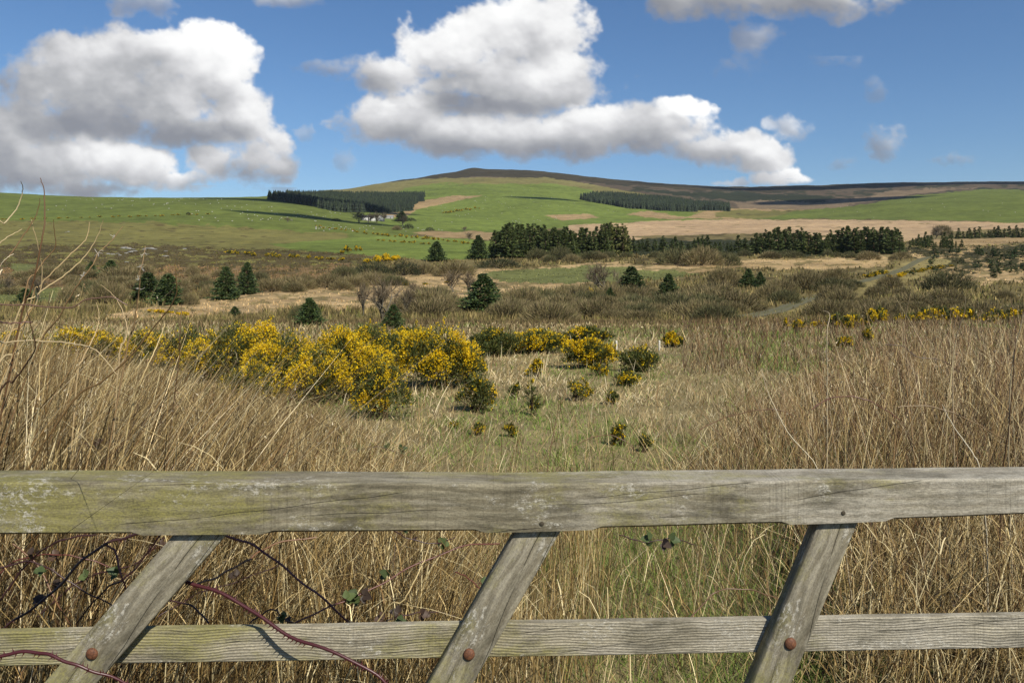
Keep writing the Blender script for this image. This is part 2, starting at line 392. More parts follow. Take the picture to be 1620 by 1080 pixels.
# ------------------------------------------------------------------ clouds: relief of many billows, sun-side shading painted into emissive colours
CLOUDS = [  # px, row, rx, ry, weight, painted light (1 sunlit .. 0 shaded)
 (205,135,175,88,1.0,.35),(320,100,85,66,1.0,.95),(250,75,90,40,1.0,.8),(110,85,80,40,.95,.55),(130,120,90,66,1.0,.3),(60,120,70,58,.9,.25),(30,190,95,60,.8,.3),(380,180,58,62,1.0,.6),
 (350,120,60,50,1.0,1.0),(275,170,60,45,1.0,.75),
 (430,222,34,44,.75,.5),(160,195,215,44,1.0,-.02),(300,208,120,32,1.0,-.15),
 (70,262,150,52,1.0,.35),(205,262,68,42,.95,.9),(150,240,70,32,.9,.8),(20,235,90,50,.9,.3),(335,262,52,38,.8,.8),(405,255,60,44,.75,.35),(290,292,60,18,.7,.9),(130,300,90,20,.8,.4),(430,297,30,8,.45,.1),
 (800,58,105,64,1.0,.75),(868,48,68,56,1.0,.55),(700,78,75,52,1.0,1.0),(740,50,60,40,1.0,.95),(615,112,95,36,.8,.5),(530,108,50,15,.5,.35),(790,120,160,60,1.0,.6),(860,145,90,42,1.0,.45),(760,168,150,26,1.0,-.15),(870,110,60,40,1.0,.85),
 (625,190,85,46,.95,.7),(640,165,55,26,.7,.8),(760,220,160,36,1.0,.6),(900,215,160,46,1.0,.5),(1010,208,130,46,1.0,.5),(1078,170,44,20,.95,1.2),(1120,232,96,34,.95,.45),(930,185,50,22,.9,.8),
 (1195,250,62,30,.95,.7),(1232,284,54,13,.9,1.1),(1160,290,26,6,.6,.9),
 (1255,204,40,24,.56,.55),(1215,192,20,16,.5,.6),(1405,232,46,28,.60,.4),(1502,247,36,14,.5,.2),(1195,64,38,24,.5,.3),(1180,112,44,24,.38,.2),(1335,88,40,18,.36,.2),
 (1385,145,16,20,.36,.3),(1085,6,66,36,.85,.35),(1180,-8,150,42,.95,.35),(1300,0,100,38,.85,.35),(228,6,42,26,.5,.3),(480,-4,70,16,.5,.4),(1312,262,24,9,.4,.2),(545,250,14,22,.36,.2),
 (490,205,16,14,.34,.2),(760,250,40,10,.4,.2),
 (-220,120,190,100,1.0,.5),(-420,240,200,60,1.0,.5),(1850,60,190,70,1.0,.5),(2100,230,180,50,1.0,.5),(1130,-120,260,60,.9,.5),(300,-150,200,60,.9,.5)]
def cloud_field(PX, RW):
    wx = (fbm(PX / 90, RW / 90, 11, 5) - .5) * 60; wy = (fbm(PX / 90, RW / 90, 12, 5) - .5) * 46
    wx += (fbm(PX / 26, RW / 26, 13, 4) - .5) * 22; wy += (fbm(PX / 26, RW / 26, 14, 4) - .5) * 20
    X = PX + wx; Y = RW + wy
    env = np.full(PX.shape, -3.0); lw = np.full(PX.shape, 1e-6); ls = lw * .5; lk = lw * .5
    for px, row, rx, ry, w, li in CLOUDS:
        dy = (Y - row) * .35 + .65 * np.where(RW > row, RW - row, Y - row); q = ((X - px) / rx) ** 2 + (dy / np.where(dy > 0, ry * .90, ry)) ** 2
        v = w * (1 - .85 * q)
        k = .22; h = np.clip(.5 + .5 * (v - env) / k, 0, 1); env = env * (1 - h) + v * h + k * h * (1 - h) * .6
        g = np.exp(-2.6 * q) + 1e-7; lw += g; ls += g * li; lk += g * w
    light = ls / lw; wl = lk / lw
    light = light + (fbm(PX / 80, RW / 48, 51, 5) - .5) * .75
    det = fbm(PX / 46, RW / 40, 21, 6) - .5
    D = np.minimum(env, .9) + det * (1.05 + .8 * np.clip(.75 - wl, 0, 1)) + (fbm(PX / 9, RW / 8, 27, 4) - .5) * .42
    # billows: union of small domes sitting on the envelope
    H = np.sqrt(np.clip(env + .25, 0, 1.2)) * 70
    base = H.copy(); r = np.random.default_rng(5)
    y0, x0 = RW[0, 0], PX[0, 0]; dx = PX[0, 1] - PX[0, 0]; dy = RW[1, 0] - RW[0, 0]
    bl = np.full(PX.shape, -1e3)
    for R, n in ((46, 500), (28, 1500), (17, 3500), (10, 6000)):
        cx = r.uniform(PX[0, 0], PX[0, -1], n); cy = r.uniform(RW[0, 0], RW[-1, 0], n)
        for a, b in zip(cx, cy):
            j = int((a - x0) / dx); i = int((b - y0) / dy)
            if not (0 <= i < PX.shape[0] and 0 <= j < PX.shape[1]) or env[i, j] < .05: continue
            ri = int(R / dy) + 1; rj = int(R / dx) + 1
            sl = (slice(max(0, i - ri), i + ri + 1), slice(max(0, j - rj), j + rj + 1))
            q = ((X[sl] - a) ** 2 + (Y[sl] - b) ** 2) / R ** 2
            hh = base[i, j] + R * (np.sqrt(np.clip(1 - q, 0, 1)) - .55)
            hh[q >= 1] = -1e3
            bl[sl] = np.maximum(bl[sl], hh)
    H2 = np.where(bl > -500, np.maximum(bl, base * .9), base)
    H2 = H2 + (fbm(PX / 14, RW / 13, 33, 4) - .5) * 9
    def blur(a, s):
        k = np.exp(-.5 * (np.arange(-3 * s, 3 * s + 1) / s) ** 2); k /= k.sum()
        for ax in (0, 1):
            p = [(0, 0), (0, 0)]; p[ax] = (3 * s, 3 * s); b = np.pad(a, p, mode='edge')
            o = np.zeros_like(a)
            for t, kk in enumerate(k):
                o += kk * (b[t:t + a.shape[0]] if ax == 0 else b[:, t:t + a.shape[1]])
            a = o
        return a
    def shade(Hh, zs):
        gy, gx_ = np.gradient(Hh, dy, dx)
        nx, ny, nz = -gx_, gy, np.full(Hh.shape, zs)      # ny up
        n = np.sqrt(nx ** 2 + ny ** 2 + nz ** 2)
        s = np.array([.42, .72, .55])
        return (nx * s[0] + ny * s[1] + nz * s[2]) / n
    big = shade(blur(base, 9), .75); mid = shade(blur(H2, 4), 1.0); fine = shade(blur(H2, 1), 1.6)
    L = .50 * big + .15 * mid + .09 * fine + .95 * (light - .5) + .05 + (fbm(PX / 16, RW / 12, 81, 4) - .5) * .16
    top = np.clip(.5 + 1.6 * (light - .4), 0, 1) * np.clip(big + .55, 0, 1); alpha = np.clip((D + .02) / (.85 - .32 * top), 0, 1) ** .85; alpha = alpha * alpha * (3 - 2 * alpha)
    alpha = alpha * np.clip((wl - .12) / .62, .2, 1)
    # thin edges are painted bright on the sun side, faint wisps stay pale grey
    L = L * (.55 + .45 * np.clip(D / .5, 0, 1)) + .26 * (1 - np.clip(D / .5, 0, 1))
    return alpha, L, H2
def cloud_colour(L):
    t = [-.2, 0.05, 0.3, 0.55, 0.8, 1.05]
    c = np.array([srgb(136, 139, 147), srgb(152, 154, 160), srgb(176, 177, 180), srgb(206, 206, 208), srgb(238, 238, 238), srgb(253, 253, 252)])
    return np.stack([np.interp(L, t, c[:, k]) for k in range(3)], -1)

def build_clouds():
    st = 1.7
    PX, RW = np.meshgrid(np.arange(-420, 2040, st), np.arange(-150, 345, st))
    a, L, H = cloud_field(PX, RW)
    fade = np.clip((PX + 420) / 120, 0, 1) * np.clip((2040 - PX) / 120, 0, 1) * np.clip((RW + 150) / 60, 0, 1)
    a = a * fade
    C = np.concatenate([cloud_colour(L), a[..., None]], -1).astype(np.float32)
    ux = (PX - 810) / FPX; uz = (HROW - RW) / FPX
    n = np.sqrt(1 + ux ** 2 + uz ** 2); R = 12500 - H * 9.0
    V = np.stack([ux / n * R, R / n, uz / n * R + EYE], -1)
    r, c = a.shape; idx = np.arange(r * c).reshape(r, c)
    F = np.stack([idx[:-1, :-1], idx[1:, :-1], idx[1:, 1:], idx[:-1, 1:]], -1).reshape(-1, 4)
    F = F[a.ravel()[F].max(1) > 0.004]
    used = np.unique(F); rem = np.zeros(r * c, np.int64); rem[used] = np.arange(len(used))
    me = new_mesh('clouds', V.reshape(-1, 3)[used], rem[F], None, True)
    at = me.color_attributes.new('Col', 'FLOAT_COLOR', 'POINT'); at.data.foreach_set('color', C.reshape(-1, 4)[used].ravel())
    m, nt = new_mat('cloud_painted_light')
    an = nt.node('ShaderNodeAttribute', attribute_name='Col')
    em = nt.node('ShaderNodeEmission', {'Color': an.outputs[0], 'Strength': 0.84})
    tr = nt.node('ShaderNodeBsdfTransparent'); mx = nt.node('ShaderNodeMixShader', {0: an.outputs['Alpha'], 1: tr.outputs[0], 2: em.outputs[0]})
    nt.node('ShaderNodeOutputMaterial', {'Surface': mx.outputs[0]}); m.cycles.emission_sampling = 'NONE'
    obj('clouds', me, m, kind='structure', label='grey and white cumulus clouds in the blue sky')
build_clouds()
build_terrain(M_GROUND)
# ------------------------------------------------------------------ track
def build_track():
    pts = [(1160,507),(1175,503),(1240,488),(1290,471),(1340,453),(1385,440),(1420,429),(1447,416),(1462,409),(1480,406),(1500,403)]
    c = np.array([spot(p, r)[:2] for p, r in pts]); c3 = smooth_line(np.c_[c, np.zeros(len(c))], 260)[:, :2]
    k = np.ones(9) / 9; c3[4:-4] = np.stack([np.convolve(c3[:, i], k, 'valid') for i in range(2)], 1)
    T = np.gradient(c3, axis=0); T /= np.linalg.norm(T, axis=1)[:, None]; N = np.stack([T[:, 1], -T[:, 0]], 1)
    w = 1.3 + 0.18 * (vnoise(np.arange(260) / 7.0, np.zeros(260), 5) - .5)
    offs = np.linspace(-1, 1, 9); V = []; Cc = []
    for o in offs:
        q = c3 + N * (o * w)[:, None]; z = ground_z(q[:, 0], q[:, 1]) + 0.10 - 0.04 * abs(o)
        V.append(np.c_[q, z]); rut = 1 - 0.35 * math.exp(-((abs(o) - .5) / .18) ** 2) * 0 - (0.25 if abs(o) < .2 else 0)
        base = srgb(122, 118, 92) if abs(o) > 0.2 else srgb(116, 114, 74)
        Cc.append(np.tile(base * 0.6, (260, 1)))
    V = np.array(V); n = 260; idx = np.arange(9 * n).reshape(9, n)
    F = np.stack([idx[:-1, :-1], idx[1:, :-1], idx[1:, 1:], idx[:-1, 1:]], -1).reshape(-1, 4)
    m, nt = new_mat('track_gravel')
    at = nt.node('ShaderNodeAttribute', attribute_name='Col').outputs[0]
    g = nt.noise(nt.node('ShaderNodeNewGeometry').outputs['Position'], 1.4, 6, 0.7)
    col = nt.scale(at, nt.math('MULTIPLY_ADD', g, 1.2, 0.35))
    p = principled(nt, col, 0.95, 0.1); nt.node('ShaderNodeOutputMaterial', {'Surface': p.outputs[0]})
    me = new_mesh('track', V.reshape(-1, 3), F, np.array(Cc).reshape(-1, 3), True)
    obj('track', me, m, kind='structure', label='pale gravel track curving away over the moor')
build_track()

# ------------------------------------------------------------------ the wooden gate
GA = math.atan(0.038); GC, GS = math.cos(GA), math.sin(GA); GY = 1.75
def gx(px, ly):
    q = (px - 810) / FPX; return (q * (GY + ly * GC) + ly * GS) / (GC - q * GS)
def gz(px, row, ly):
    x = gx(px, ly); Y = GY + x * GS + ly * GC
    return EYE + (HROW - row) / FPX * Y
def wood_mat(name, base, algae=0.5, lichen=0.4, ridged=False, seed=0.0, grad=0.0):
    """silvered softwood; grad: algae towards -x, bleached towards +x (weather side)"""
    m, nt = new_mat(name)
    tc = nt.node('ShaderNodeTexCoord').outputs['Object']
    mp = nt.node('ShaderNodeMapping', {'Vector': tc, 'Location': (seed, seed * .7, seed * .3)}).outputs[0]
    xx = nt.node('ShaderNodeSeparateXYZ', {0: tc}).outputs[0]
    side = nt.node('ShaderNodeMapRange', {0: nt.math('ADD', xx, nt.math('MULTIPLY', nt.math('SUBTRACT', nt.noise(mp, 2.0, 3, .6), .5), 1.2)), 1: -.9, 2: .9, 3: -grad, 4: grad}).outputs[0]
    warp = nt.vec('ADD', mp, nt.scale(nt.vec('SUBTRACT', nt.noise(mp, 2.2, 3, .5, out=1), (.5, .5, .5)), 0.06))
    grain = nt.noise(nt.vec('MULTIPLY', warp, (1.6, 22, 22)), 3.0, 7, 0.7)
    fine = nt.noise(nt.vec('MULTIPLY', warp, (9, 150, 150)), 3.0, 5, 0.75)
    speck = nt.noise(nt.vec('MULTIPLY', mp, (1, 1.6, 1.6)), 190, 4, 0.8)
    ring = nt.node('ShaderNodeTexWave', {'Vector': nt.vec('MULTIPLY', warp, (0.30, 1.0, 1.0)), 'Scale': 14.0 if not ridged else 52.0, 'Distortion': 7.0 if not ridged else 3.6, 'Detail': 4.0, 'Detail Scale': 1.6, 'Detail Roughness': .7},
                   wave_type='BANDS', bands_direction='Z', wave_profile='SIN').outputs['Fac']
    b = np.array(base)
    col = nt.ramp(grain, [(0.28, tuple(b * 0.50)), (0.44, tuple(b * 0.82)), (0.56, tuple(b * 1.15)), (0.74, tuple(b * 1.7))])
    # bleached, dry weather side
    blf = nt.math('ADD', nt.math('MULTIPLY', nt.math('SUBTRACT', nt.noise(nt.vec('MULTIPLY', mp, (1.2, 4, 4)), 2.7, 6, .68), .47), 4.0), nt.math('MULTIPLY', side, 1.6), clamp=True)
    col = nt.mix(nt.math('MULTIPLY', blf, .75), col, nt.ramp(fine, [(.3, (.18, .165, .135)), (.5, (.36, .33, .27)), (.7, (.52, .475, .395))]))
    rf = nt.ramp(ring, [(.35, 0.0), (.85, .5 if not ridged else .5)])
    col = nt.mix(nt.math('MULTIPLY', rf, nt.math('MULTIPLY_ADD', grain, 1.4, .1, clamp=True)), col, nt.mix(1.0, col, (.48, .44, .38), 'MULTIPLY'))
    dk = nt.ramp(nt.noise(nt.vec('MULTIPLY', mp, (1.4, 3, 3)), 3.3, 6, .68), [(0.50, 0.0), (0.62, 0.8)])
    col = nt.mix(dk, col, nt.mix(1.0, col, (.50, .50, .48), 'MULTIPLY'))
    an = nt.math('SUBTRACT', nt.noise(nt.vec('MULTIPLY', mp, (1.0, 2.4, 2.4)), 2.6, 9, 0.74), nt.math('MULTIPLY', side, .14))
    af = nt.ramp(an, [(0.62 - 0.22 * algae, 0.0), (0.74 - 0.22 * algae, 0.85)])
    af = nt.math('MULTIPLY', af, nt.math('MULTIPLY_ADD', speck, 1.9, -.25, clamp=True))
    acol = nt.mix(nt.noise(mp, 9, 5, .7), (0.13, 0.125, 0.045), (0.29, 0.255, 0.06))
    col = nt.mix(af, col, acol)
    ln = nt.noise(nt.vec('MULTIPLY', mp, (1.0, 1.8, 1.8)), 62, 6, 0.82); lm = nt.noise(nt.vec('MULTIPLY', mp, (1, 2, 2)), 6.1, 6, .7)
    lf = nt.math('MULTIPLY', nt.ramp(ln, [(0.50, 0.0), (0.57, 1.0)]), nt.ramp(lm, [(0.60 - .16 * lichen, 0.0), (0.66 - .16 * lichen, 0.75)]))
    col = nt.mix(lf, col, (0.47, 0.44, 0.37))
    col = nt.mix(1.0, col, nt.ramp(speck, [(.3, .62), (.5, 1.0), (.7, 1.32)]), 'MULTIPLY')
    # saw marks across the board
    saw = nt.noise(nt.vec('MULTIPLY', mp, (260, 3, 3)), 1.0, 2, .5)
    col = nt.mix(nt.math('MULTIPLY', nt.ramp(saw, [(.56, 0.0), (.66, .5)]), nt.ramp(nt.noise(mp, 3.7, 3, .5), [(.5, 0.0), (.6, 1.0)])), col, nt.mix(1.0, col, (.6, .6, .6), 'MULTIPLY'))
    # long drying cracks
    def crack(off, sl, f, th, w):
        v = nt.vec('ADD', mp, off); sp = nt.node('ShaderNodeSeparateXYZ', {0: v})
        zz = nt.math('ADD', nt.math('MULTIPLY_ADD', sp.outputs[0], sl, 0.0), sp.outputs[2])
        zz = nt.math('ADD', zz, nt.math('MULTIPLY', nt.noise(v, 2.0, 3, .5), .05))
        q = nt.math('ABSOLUTE', nt.math('SUBTRACT', nt.math('FRACT', nt.math('MULTIPLY', zz, f)), .5))
        return nt.math('MULTIPLY', nt.ramp(q, [(0.0, 1.0), (w, 0.0)]), nt.ramp(nt.noise(nt.vec('MULTIPLY', v, (1, .01, 6)), 1.7, 2, .5), [(th, 0.0), (th + .04, 1.0)]))
    nfy = nt.math('ABSOLUTE', nt.node('ShaderNodeSeparateXYZ', {0: nt.node('ShaderNodeNewGeometry').outputs['True Normal']}).outputs[1])
    crk = nt.math('MAXIMUM', crack((0, 0, 0), -.11, 17.0, .50, .016), crack((3.3, 0, .02), -.05, 11.0, .53, .009))
    crk = nt.math('MULTIPLY', crk, nt.math('GREATER_THAN', nfy, .8))
    col = nt.mix(nt.math('MULTIPLY', crk, .8), col, (0.025, 0.022, 0.018))
    h = nt.math('ADD', nt.math('MULTIPLY', fine, 0.7), nt.math('MULTIPLY', grain, 0.8))
    h = nt.math('SUBTRACT', h, nt.math('MULTIPLY', crk, 1.6)); h = nt.math('SUBTRACT', h, nt.math('MULTIPLY', ring, .25 if not ridged else .6))
    h = nt.math('ADD', h, nt.math('MULTIPLY', lf, .4))
    bmp = nt.node('ShaderNodeBump', {'Strength': 0.8, 'Distance': 0.002, 'Height': h})
    p = principled(nt, col, 0.85, 0.2, bmp.outputs[0])
    nt.node('ShaderNodeOutputMaterial', {'Surface': p.outputs[0]})
    return m
M_TOP = wood_mat('weathered_top_rail', (0.195, 0.172, 0.118), 0.60, 0.34, seed=1.3, grad=.55)
M_RAIL = wood_mat('weathered_rail', (0.28, 0.25, 0.185), 0.55, 0.4, ridged=True, seed=4.1, grad=.42)
M_BRACE = wood_mat('weathered_brace', (0.225, 0.20, 0.145), 0.62, 0.6, seed=8.7, grad=0)
def loft(name, xs, sec_fn, mat, parent, seg=1):
    """closed section sec_fn(x) -> (k,2) of (y,z) swept along x"""
    S = [sec_fn(x) for x in xs]; k = len(S[0]); n = len(xs)
    V = np.array([[(x, p[0], p[1]) for p in s] for x, s in zip(xs, S)])
    i = np.arange(n - 1)[:, None] * k; j = np.arange(k)[None]; j2 = (j + 1) % k
    F = np.stack([i + j, i + k + j, i + k + j2, i + j2], -1).reshape(-1, 4)
    mbq = MB(); mbq.add(V.reshape(-1, 3), [F, np.arange(k)[None], (np.arange(k)[::-1] + (n - 1) * k)[None]], (1, 1, 1))
    me = mbq.mesh(name); me.polygons.foreach_set('use_smooth', [False] * len(me.polygons))
    return obj(name, me, mat, parent)
def build_gate():
    g = thing('field_gate', (0, GY, 0), 'weathered grey wooden field gate with a deep top rail, slanting braces and rusty bolts', 'gate', rz=GA)
    rn = np.random.default_rng(3)
    # --- top rail: deep at the hinge end, tapering, with stopped chamfers between the joints
    ztop = lambda x: np.interp(x, [gx(0, 0), gx(810, 0), gx(1620, 0)], [gz(0, 763, 0), gz(810, 766, 0), gz(1620, 757, 0)])
    zbot = lambda x: np.interp(x, [gx(0, 0), gx(810, 0), gx(1340, 0), gx(1620, 0)], [gz(0, 848, 0), gz(810, 842, 0), gz(1340, 827, 0), gz(1620, 816, 0)])
    ch = [(-400, 212), (427, 755), (948, 1240), (1412, 2200)]
    def cham(x):
        v = 0.0
        for a, b in ch:
            a2, b2 = gx(a, 0), gx(b, 0); d = min(x - a2, b2 - x)
            v = max(v, 0.0075 * min(1, max(0, (d + 0.016) / 0.022)))
        return v
    xs = np.unique(np.concatenate([np.linspace(gx(-260, 0), gx(2700, 0), 190)] + [np.linspace(gx(e, 0) - .022, gx(e, 0) + .022, 14) for ab in ch for e in ab if -300 < e < 1900]))
    def sec(x):
        zt = ztop(x) + 0.0012 * (vnoise(np.array([x * 9]), np.array([0.]), 2)[0] - .5)
        zb = zbot(x) + 0.001 * (vnoise(np.array([x * 6]), np.array([3.]), 2)[0] - .5); c = cham(x); T = 0.100; e = .004
        return [(c * 2.2, zb + 0.0002), (0.0, zb + c + .0006), (0.0, zt - e), (e * .35, zt - e * .35), (e * 1.2, zt + .0005), (T - e, zt + .0045), (T, zt - e), (T, zb + .002), (T - .003, zb)]
    top = loft('top_rail', xs, sec, M_TOP, g)
    # --- lower rails
    ly = 0.060; t = 0.022
    def rail(zt, zb, seed):
        def s(x):
            w = 0.0014 * (vnoise(np.array([x * 7]), np.array([seed]), 4)[0] - .5); e = .0018
            a, b = zt + w, zb + w * .6
            return [(ly, b + e), (ly, a - e), (ly + e, a), (ly + t - e, a), (ly + t, a - e), (ly + t, b + e), (ly + t - e, b), (ly + e, b)]
        return loft('rail', np.linspace(gx(-260, ly), gx(2700, ly), 120), s, M_RAIL, g)
    zt, zb = gz(810, 992, ly), gz(810, 1050, ly)
    z1, z2 = gz(0, 1000, ly), gz(1620, 972, ly)
    ztr = (z1 + z2) / 2; zbr = (gz(0, 1052, ly) + gz(1620, 1025, ly)) / 2
    rail(ztr, zbr, 1.0); rail(ztr - .24, zbr - .24, 5.0); rail(ztr - .50, zbr - .50, 9.0)
    # --- braces on the front of the rails, each tucked under the top rail
    def brace(pt, pb, w_top, row_t, row_b, bolt, pegpx, label=None):
        lf = 0.016; T = 0.0435
        A = np.array([gx(pt, lf), gz(pt, row_t, lf)]); B = np.array([gx(pb, lf), gz(pb, row_b, lf)])   # left edge, front face
        d = (A - B) / np.linalg.norm(A - B); wx = gx(pt + w_top, lf) - gx(pt, lf)
        wid = wx * d[1]; nrm = np.array([d[1], -d[0]])                 # towards the right
        # extend down to 0.30 m above ground
        s_end = (A[1] - 0.26) / d[1]; B2 = A - d * s_end
        o = bpy.data.objects.new('brace', None)
        # local frame: x along the brace (downwards), y depth, z across
        n = 70; L = s_end; xs = np.linspace(0, L, n); V = []; k = None
        e = .0022
        for x in xs:
            cut = 0 if x > 0 else 1
            w0 = 0.0009 * (vnoise(np.array([x * 11]), np.array([pt * .01]), 8)[0] - .5); w1 = 0.0009 * (vnoise(np.array([x * 9]), np.array([pt * .02]), 9)[0] - .5)
            s = [(0, w0 + e), (e, w0), (T - e, w0), (T, w0 + e), (T, wid + w1 - e), (T - e, wid + w1), (e, wid + w1), (0, wid + w1 - e)]
            k = len(s); V.append([(x, p[0], p[1]) for p in s])
        V = np.array(V)
        # the top end is let into the underside of the top rail
        V[:, :, 0] -= 0.09 * np.linspace(1, 0, n)[:, None]
        i = np.arange(n - 1)[:, None] * k; j = np.arange(k)[None]; j2 = (j + 1) % k
        F = np.stack([i + j, i + j2, i + k + j2, i + k + j], -1).reshape(-1, 4)
        mbq = MB(); mbq.add(V.reshape(-1, 3), [F, np.arange(k)[::-1][None], (np.arange(k) + (n - 1) * k)[None]], (1, 1, 1))
        me = mbq.mesh('brace'); o = obj('brace', me, M_BRACE, g)
        X = Vector((-d[0], 0, -d[1])); Yv = Vector((0, 1, 0)); Z = X.cross(Yv)
        if Z.x * nrm[0] + Z.z * nrm[1] < 0:
            Z = -Z                                       # mirrored frame is fine for a symmetric board
        M = Matrix(((X.x, Yv.x, Z.x, A[0]), (X.y, Yv.y, Z.y, lf), (X.z, Yv.z, Z.z, A[1]), (0, 0, 0, 1)))
        me.transform(Matrix.Identity(4))
        # keep the grain coordinates along the board: bake a proper rotation, flip across if needed
        if M.to_3x3().determinant() < 0:
            me.transform(Matrix.Scale(-1, 4, (0, 0, 1))); me.flip_normals()
            M = Matrix(((X.x, Yv.x, -Z.x, A[0]), (X.y, Yv.y, -Z.y, lf), (X.z, Yv.z, -Z.z, A[1]), (0, 0, 0, 1)))
        o.matrix_local = M
        # bolt: domed rusty head
        bx, bz = gx(bolt[0], lf), gz(bolt[0], bolt[1], lf)
        R = 0.0130; q = MB(); rings = [(1.0, 0.0), (1.0, .25), (.93, .5), (.75, .72), (.5, .86), (.22, .94)]
        Vb = []
        for rr, hh in rings:
            for a in range(20):
                Vb.append((math.cos(a / 20 * 2 * math.pi) * R * rr, -hh * R * .62, math.sin(a / 20 * 2 * math.pi) * R * rr))
        Vb.append((0, -R * .60, 0)); Fb = []
        for i2 in range(5):
            for a in range(20): Fb.append((i2 * 20 + a, i2 * 20 + (a + 1) % 20, i2 * 20 + 20 + (a + 1) % 20, i2 * 20 + 20 + a))
        q.add(Vb, [np.array(Fb), np.array([(100 + a, 100 + (a + 1) % 20, 120) for a in range(20)])], (.2, .07, .03))
        mb_ = q.mesh('bolt', True); bo = obj('bolt', mb_, M_RUST, o)
        bo.matrix_parent_inverse = Matrix.Identity(4)
        bo.matrix_local = M.inverted() @ Matrix.Translation((bx, lf - .0002, bz)) @ Matrix.Rotation(pt * .01, 4, 'Y') @ Matrix.Rotation(.05 * math.sin(pt), 4, 'X') @ Matrix.Diagonal((1 + .05 * math.sin(pt), 1.1, 1 - .05 * math.sin(pt * 2), 1))
        # damp rust run below the bolt is in the wood; a washer rim under the head
        return o
    brace(275, 147, 84, 845, 991, (146, 1033), None)
    brace(817, 727, 70, 841, 997, (742, 1034), (857, 827))
    brace(1297, 1227, 61, 826, 995, (1250, 1017), (1333, 811))
    # --- dowel pegs let into the top rail
    for px, row in ((857, 828), (1334, 811)):
        q = MB(); R = .0052; a = np.arange(14) / 14 * 2 * math.pi
        V = [(math.cos(t) * R, -.0008, math.sin(t) * R) for t in a] + [(math.cos(t) * R * .9, -.0016, math.sin(t) * R * .9) for t in a] + [(0, -.0013, 0)]
        F4 = np.array([(i, (i + 1) % 14, 14 + (i + 1) % 14, 14 + i) for i in range(14)]); F3 = np.array([(14 + i, 14 + (i + 1) % 14, 28) for i in range(14)])
        q.add(V, [F4, F3], (.055, .045, .03)); me = q.mesh('peg'); p = obj('peg', me, M_PEG, top)
        p.location = (gx(px, 0), 0, gz(px, row, 0))
    return g
m, nt = new_mat('rusty_iron'); tcg = nt.node('ShaderNodeTexCoord').outputs['Object']
rc = nt.ramp(nt.noise(tcg, 180, 5, .7), [(0.3, (0.04, 0.017, 0.010)), (0.55, (0.13, 0.05, 0.022)), (0.75, (0.22, 0.095, 0.04))])
p = principled(nt, rc, 0.7, 0.4, nt.node('ShaderNodeBump', {'Strength': .5, 'Distance': .001, 'Height': nt.noise(tcg, 260, 4, .6)}).outputs[0])
nt.node('ShaderNodeOutputMaterial', {'Surface': p.outputs[0]}); M_RUST = m
M_PEG = veg_mat('peg_endgrain', .9, 0.0)
build_gate()
# ------------------------------------------------------------------ blades and stalks (one mesh per kind of cover)
def ribbons(base, h, lean, width, c0, c1, segs=3, bend=1.6, face=None, rng=RNG):
    """ribbon blades; lean (n,2) horizontal tip offset as a fraction of h"""
    n = len(base); t = np.linspace(0, 1, segs + 1)
    hz = h / np.sqrt(1 + (lean ** 2).sum(1))
    ang = rng.uniform(-1.1, 1.1, n) if face is None else face
    W = np.stack([np.cos(ang), np.sin(ang), np.zeros(n)], 1) * width[:, None] * .5
    V = np.empty((n, 2 * segs + 1, 3)); C = np.empty((n, 2 * segs + 1, 3))
    for i in range(segs + 1):
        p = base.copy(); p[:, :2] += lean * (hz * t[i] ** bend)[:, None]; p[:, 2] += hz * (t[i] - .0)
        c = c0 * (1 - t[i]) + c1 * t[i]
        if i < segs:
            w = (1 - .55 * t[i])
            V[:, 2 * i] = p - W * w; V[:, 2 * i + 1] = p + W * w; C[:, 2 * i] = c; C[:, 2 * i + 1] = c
        else: V[:, 2 * i] = p; C[:, 2 * i] = c
    o = (np.arange(n) * (2 * segs + 1))[:, None]
    Q = [o + np.array([2 * i, 2 * i + 1, 2 * i + 3, 2 * i + 2])[None] for i in range(segs - 1)]
    Tt = o + np.array([2 * segs - 2, 2 * segs - 1, 2 * segs])[None]
    F = ([np.concatenate(Q)] if Q else []) + [Tt]
    return V.reshape(-1, 3), F, C.reshape(-1, 3)
def path_ribbons(P, width, c0, c1, ang):
    n, k, _ = P.shape; t = np.linspace(0, 1, k); W = np.stack([np.cos(ang), np.sin(ang), np.zeros(n)], 1)[:, None] * (width[:, None] * (1 - .5 * t)[None])[..., None] * .5
    V = np.stack([P - W, P + W], 2).reshape(n, 2 * k, 3); C = np.repeat(c0[:, None] * (1 - t)[None, :, None] + c1[:, None] * t[None, :, None], 2, 1)
    o = (np.arange(n) * 2 * k)[:, None]
    return V.reshape(-1, 3), np.concatenate([o + np.array([2 * i, 2 * i + 1, 2 * i + 3, 2 * i + 2])[None] for i in range(k - 1)]), C.reshape(-1, 3)
def pal(cols, n, rng=RNG, jit=.12, weights=None):
    P = np.array([srgb(*c) for c in cols]) * ALB
    if weights is not None: weights = np.array(weights, float); weights /= weights.sum()
    c = P[rng.choice(len(P), n, p=weights)]
    return np.clip(c * rng.normal(1, jit, (n, 1)), .005, .9)
STRAW = [(204,184,138), (186,164,116), (165,140,96), (222,206,168)]
BROWN = [(150,118,80), (122,92,60), (176,148,106), (100,74,50), (198,172,130), (216,198,164)]
GREEN = [(104,126,50), (126,146,64), (84,108,46), (146,156,88)]

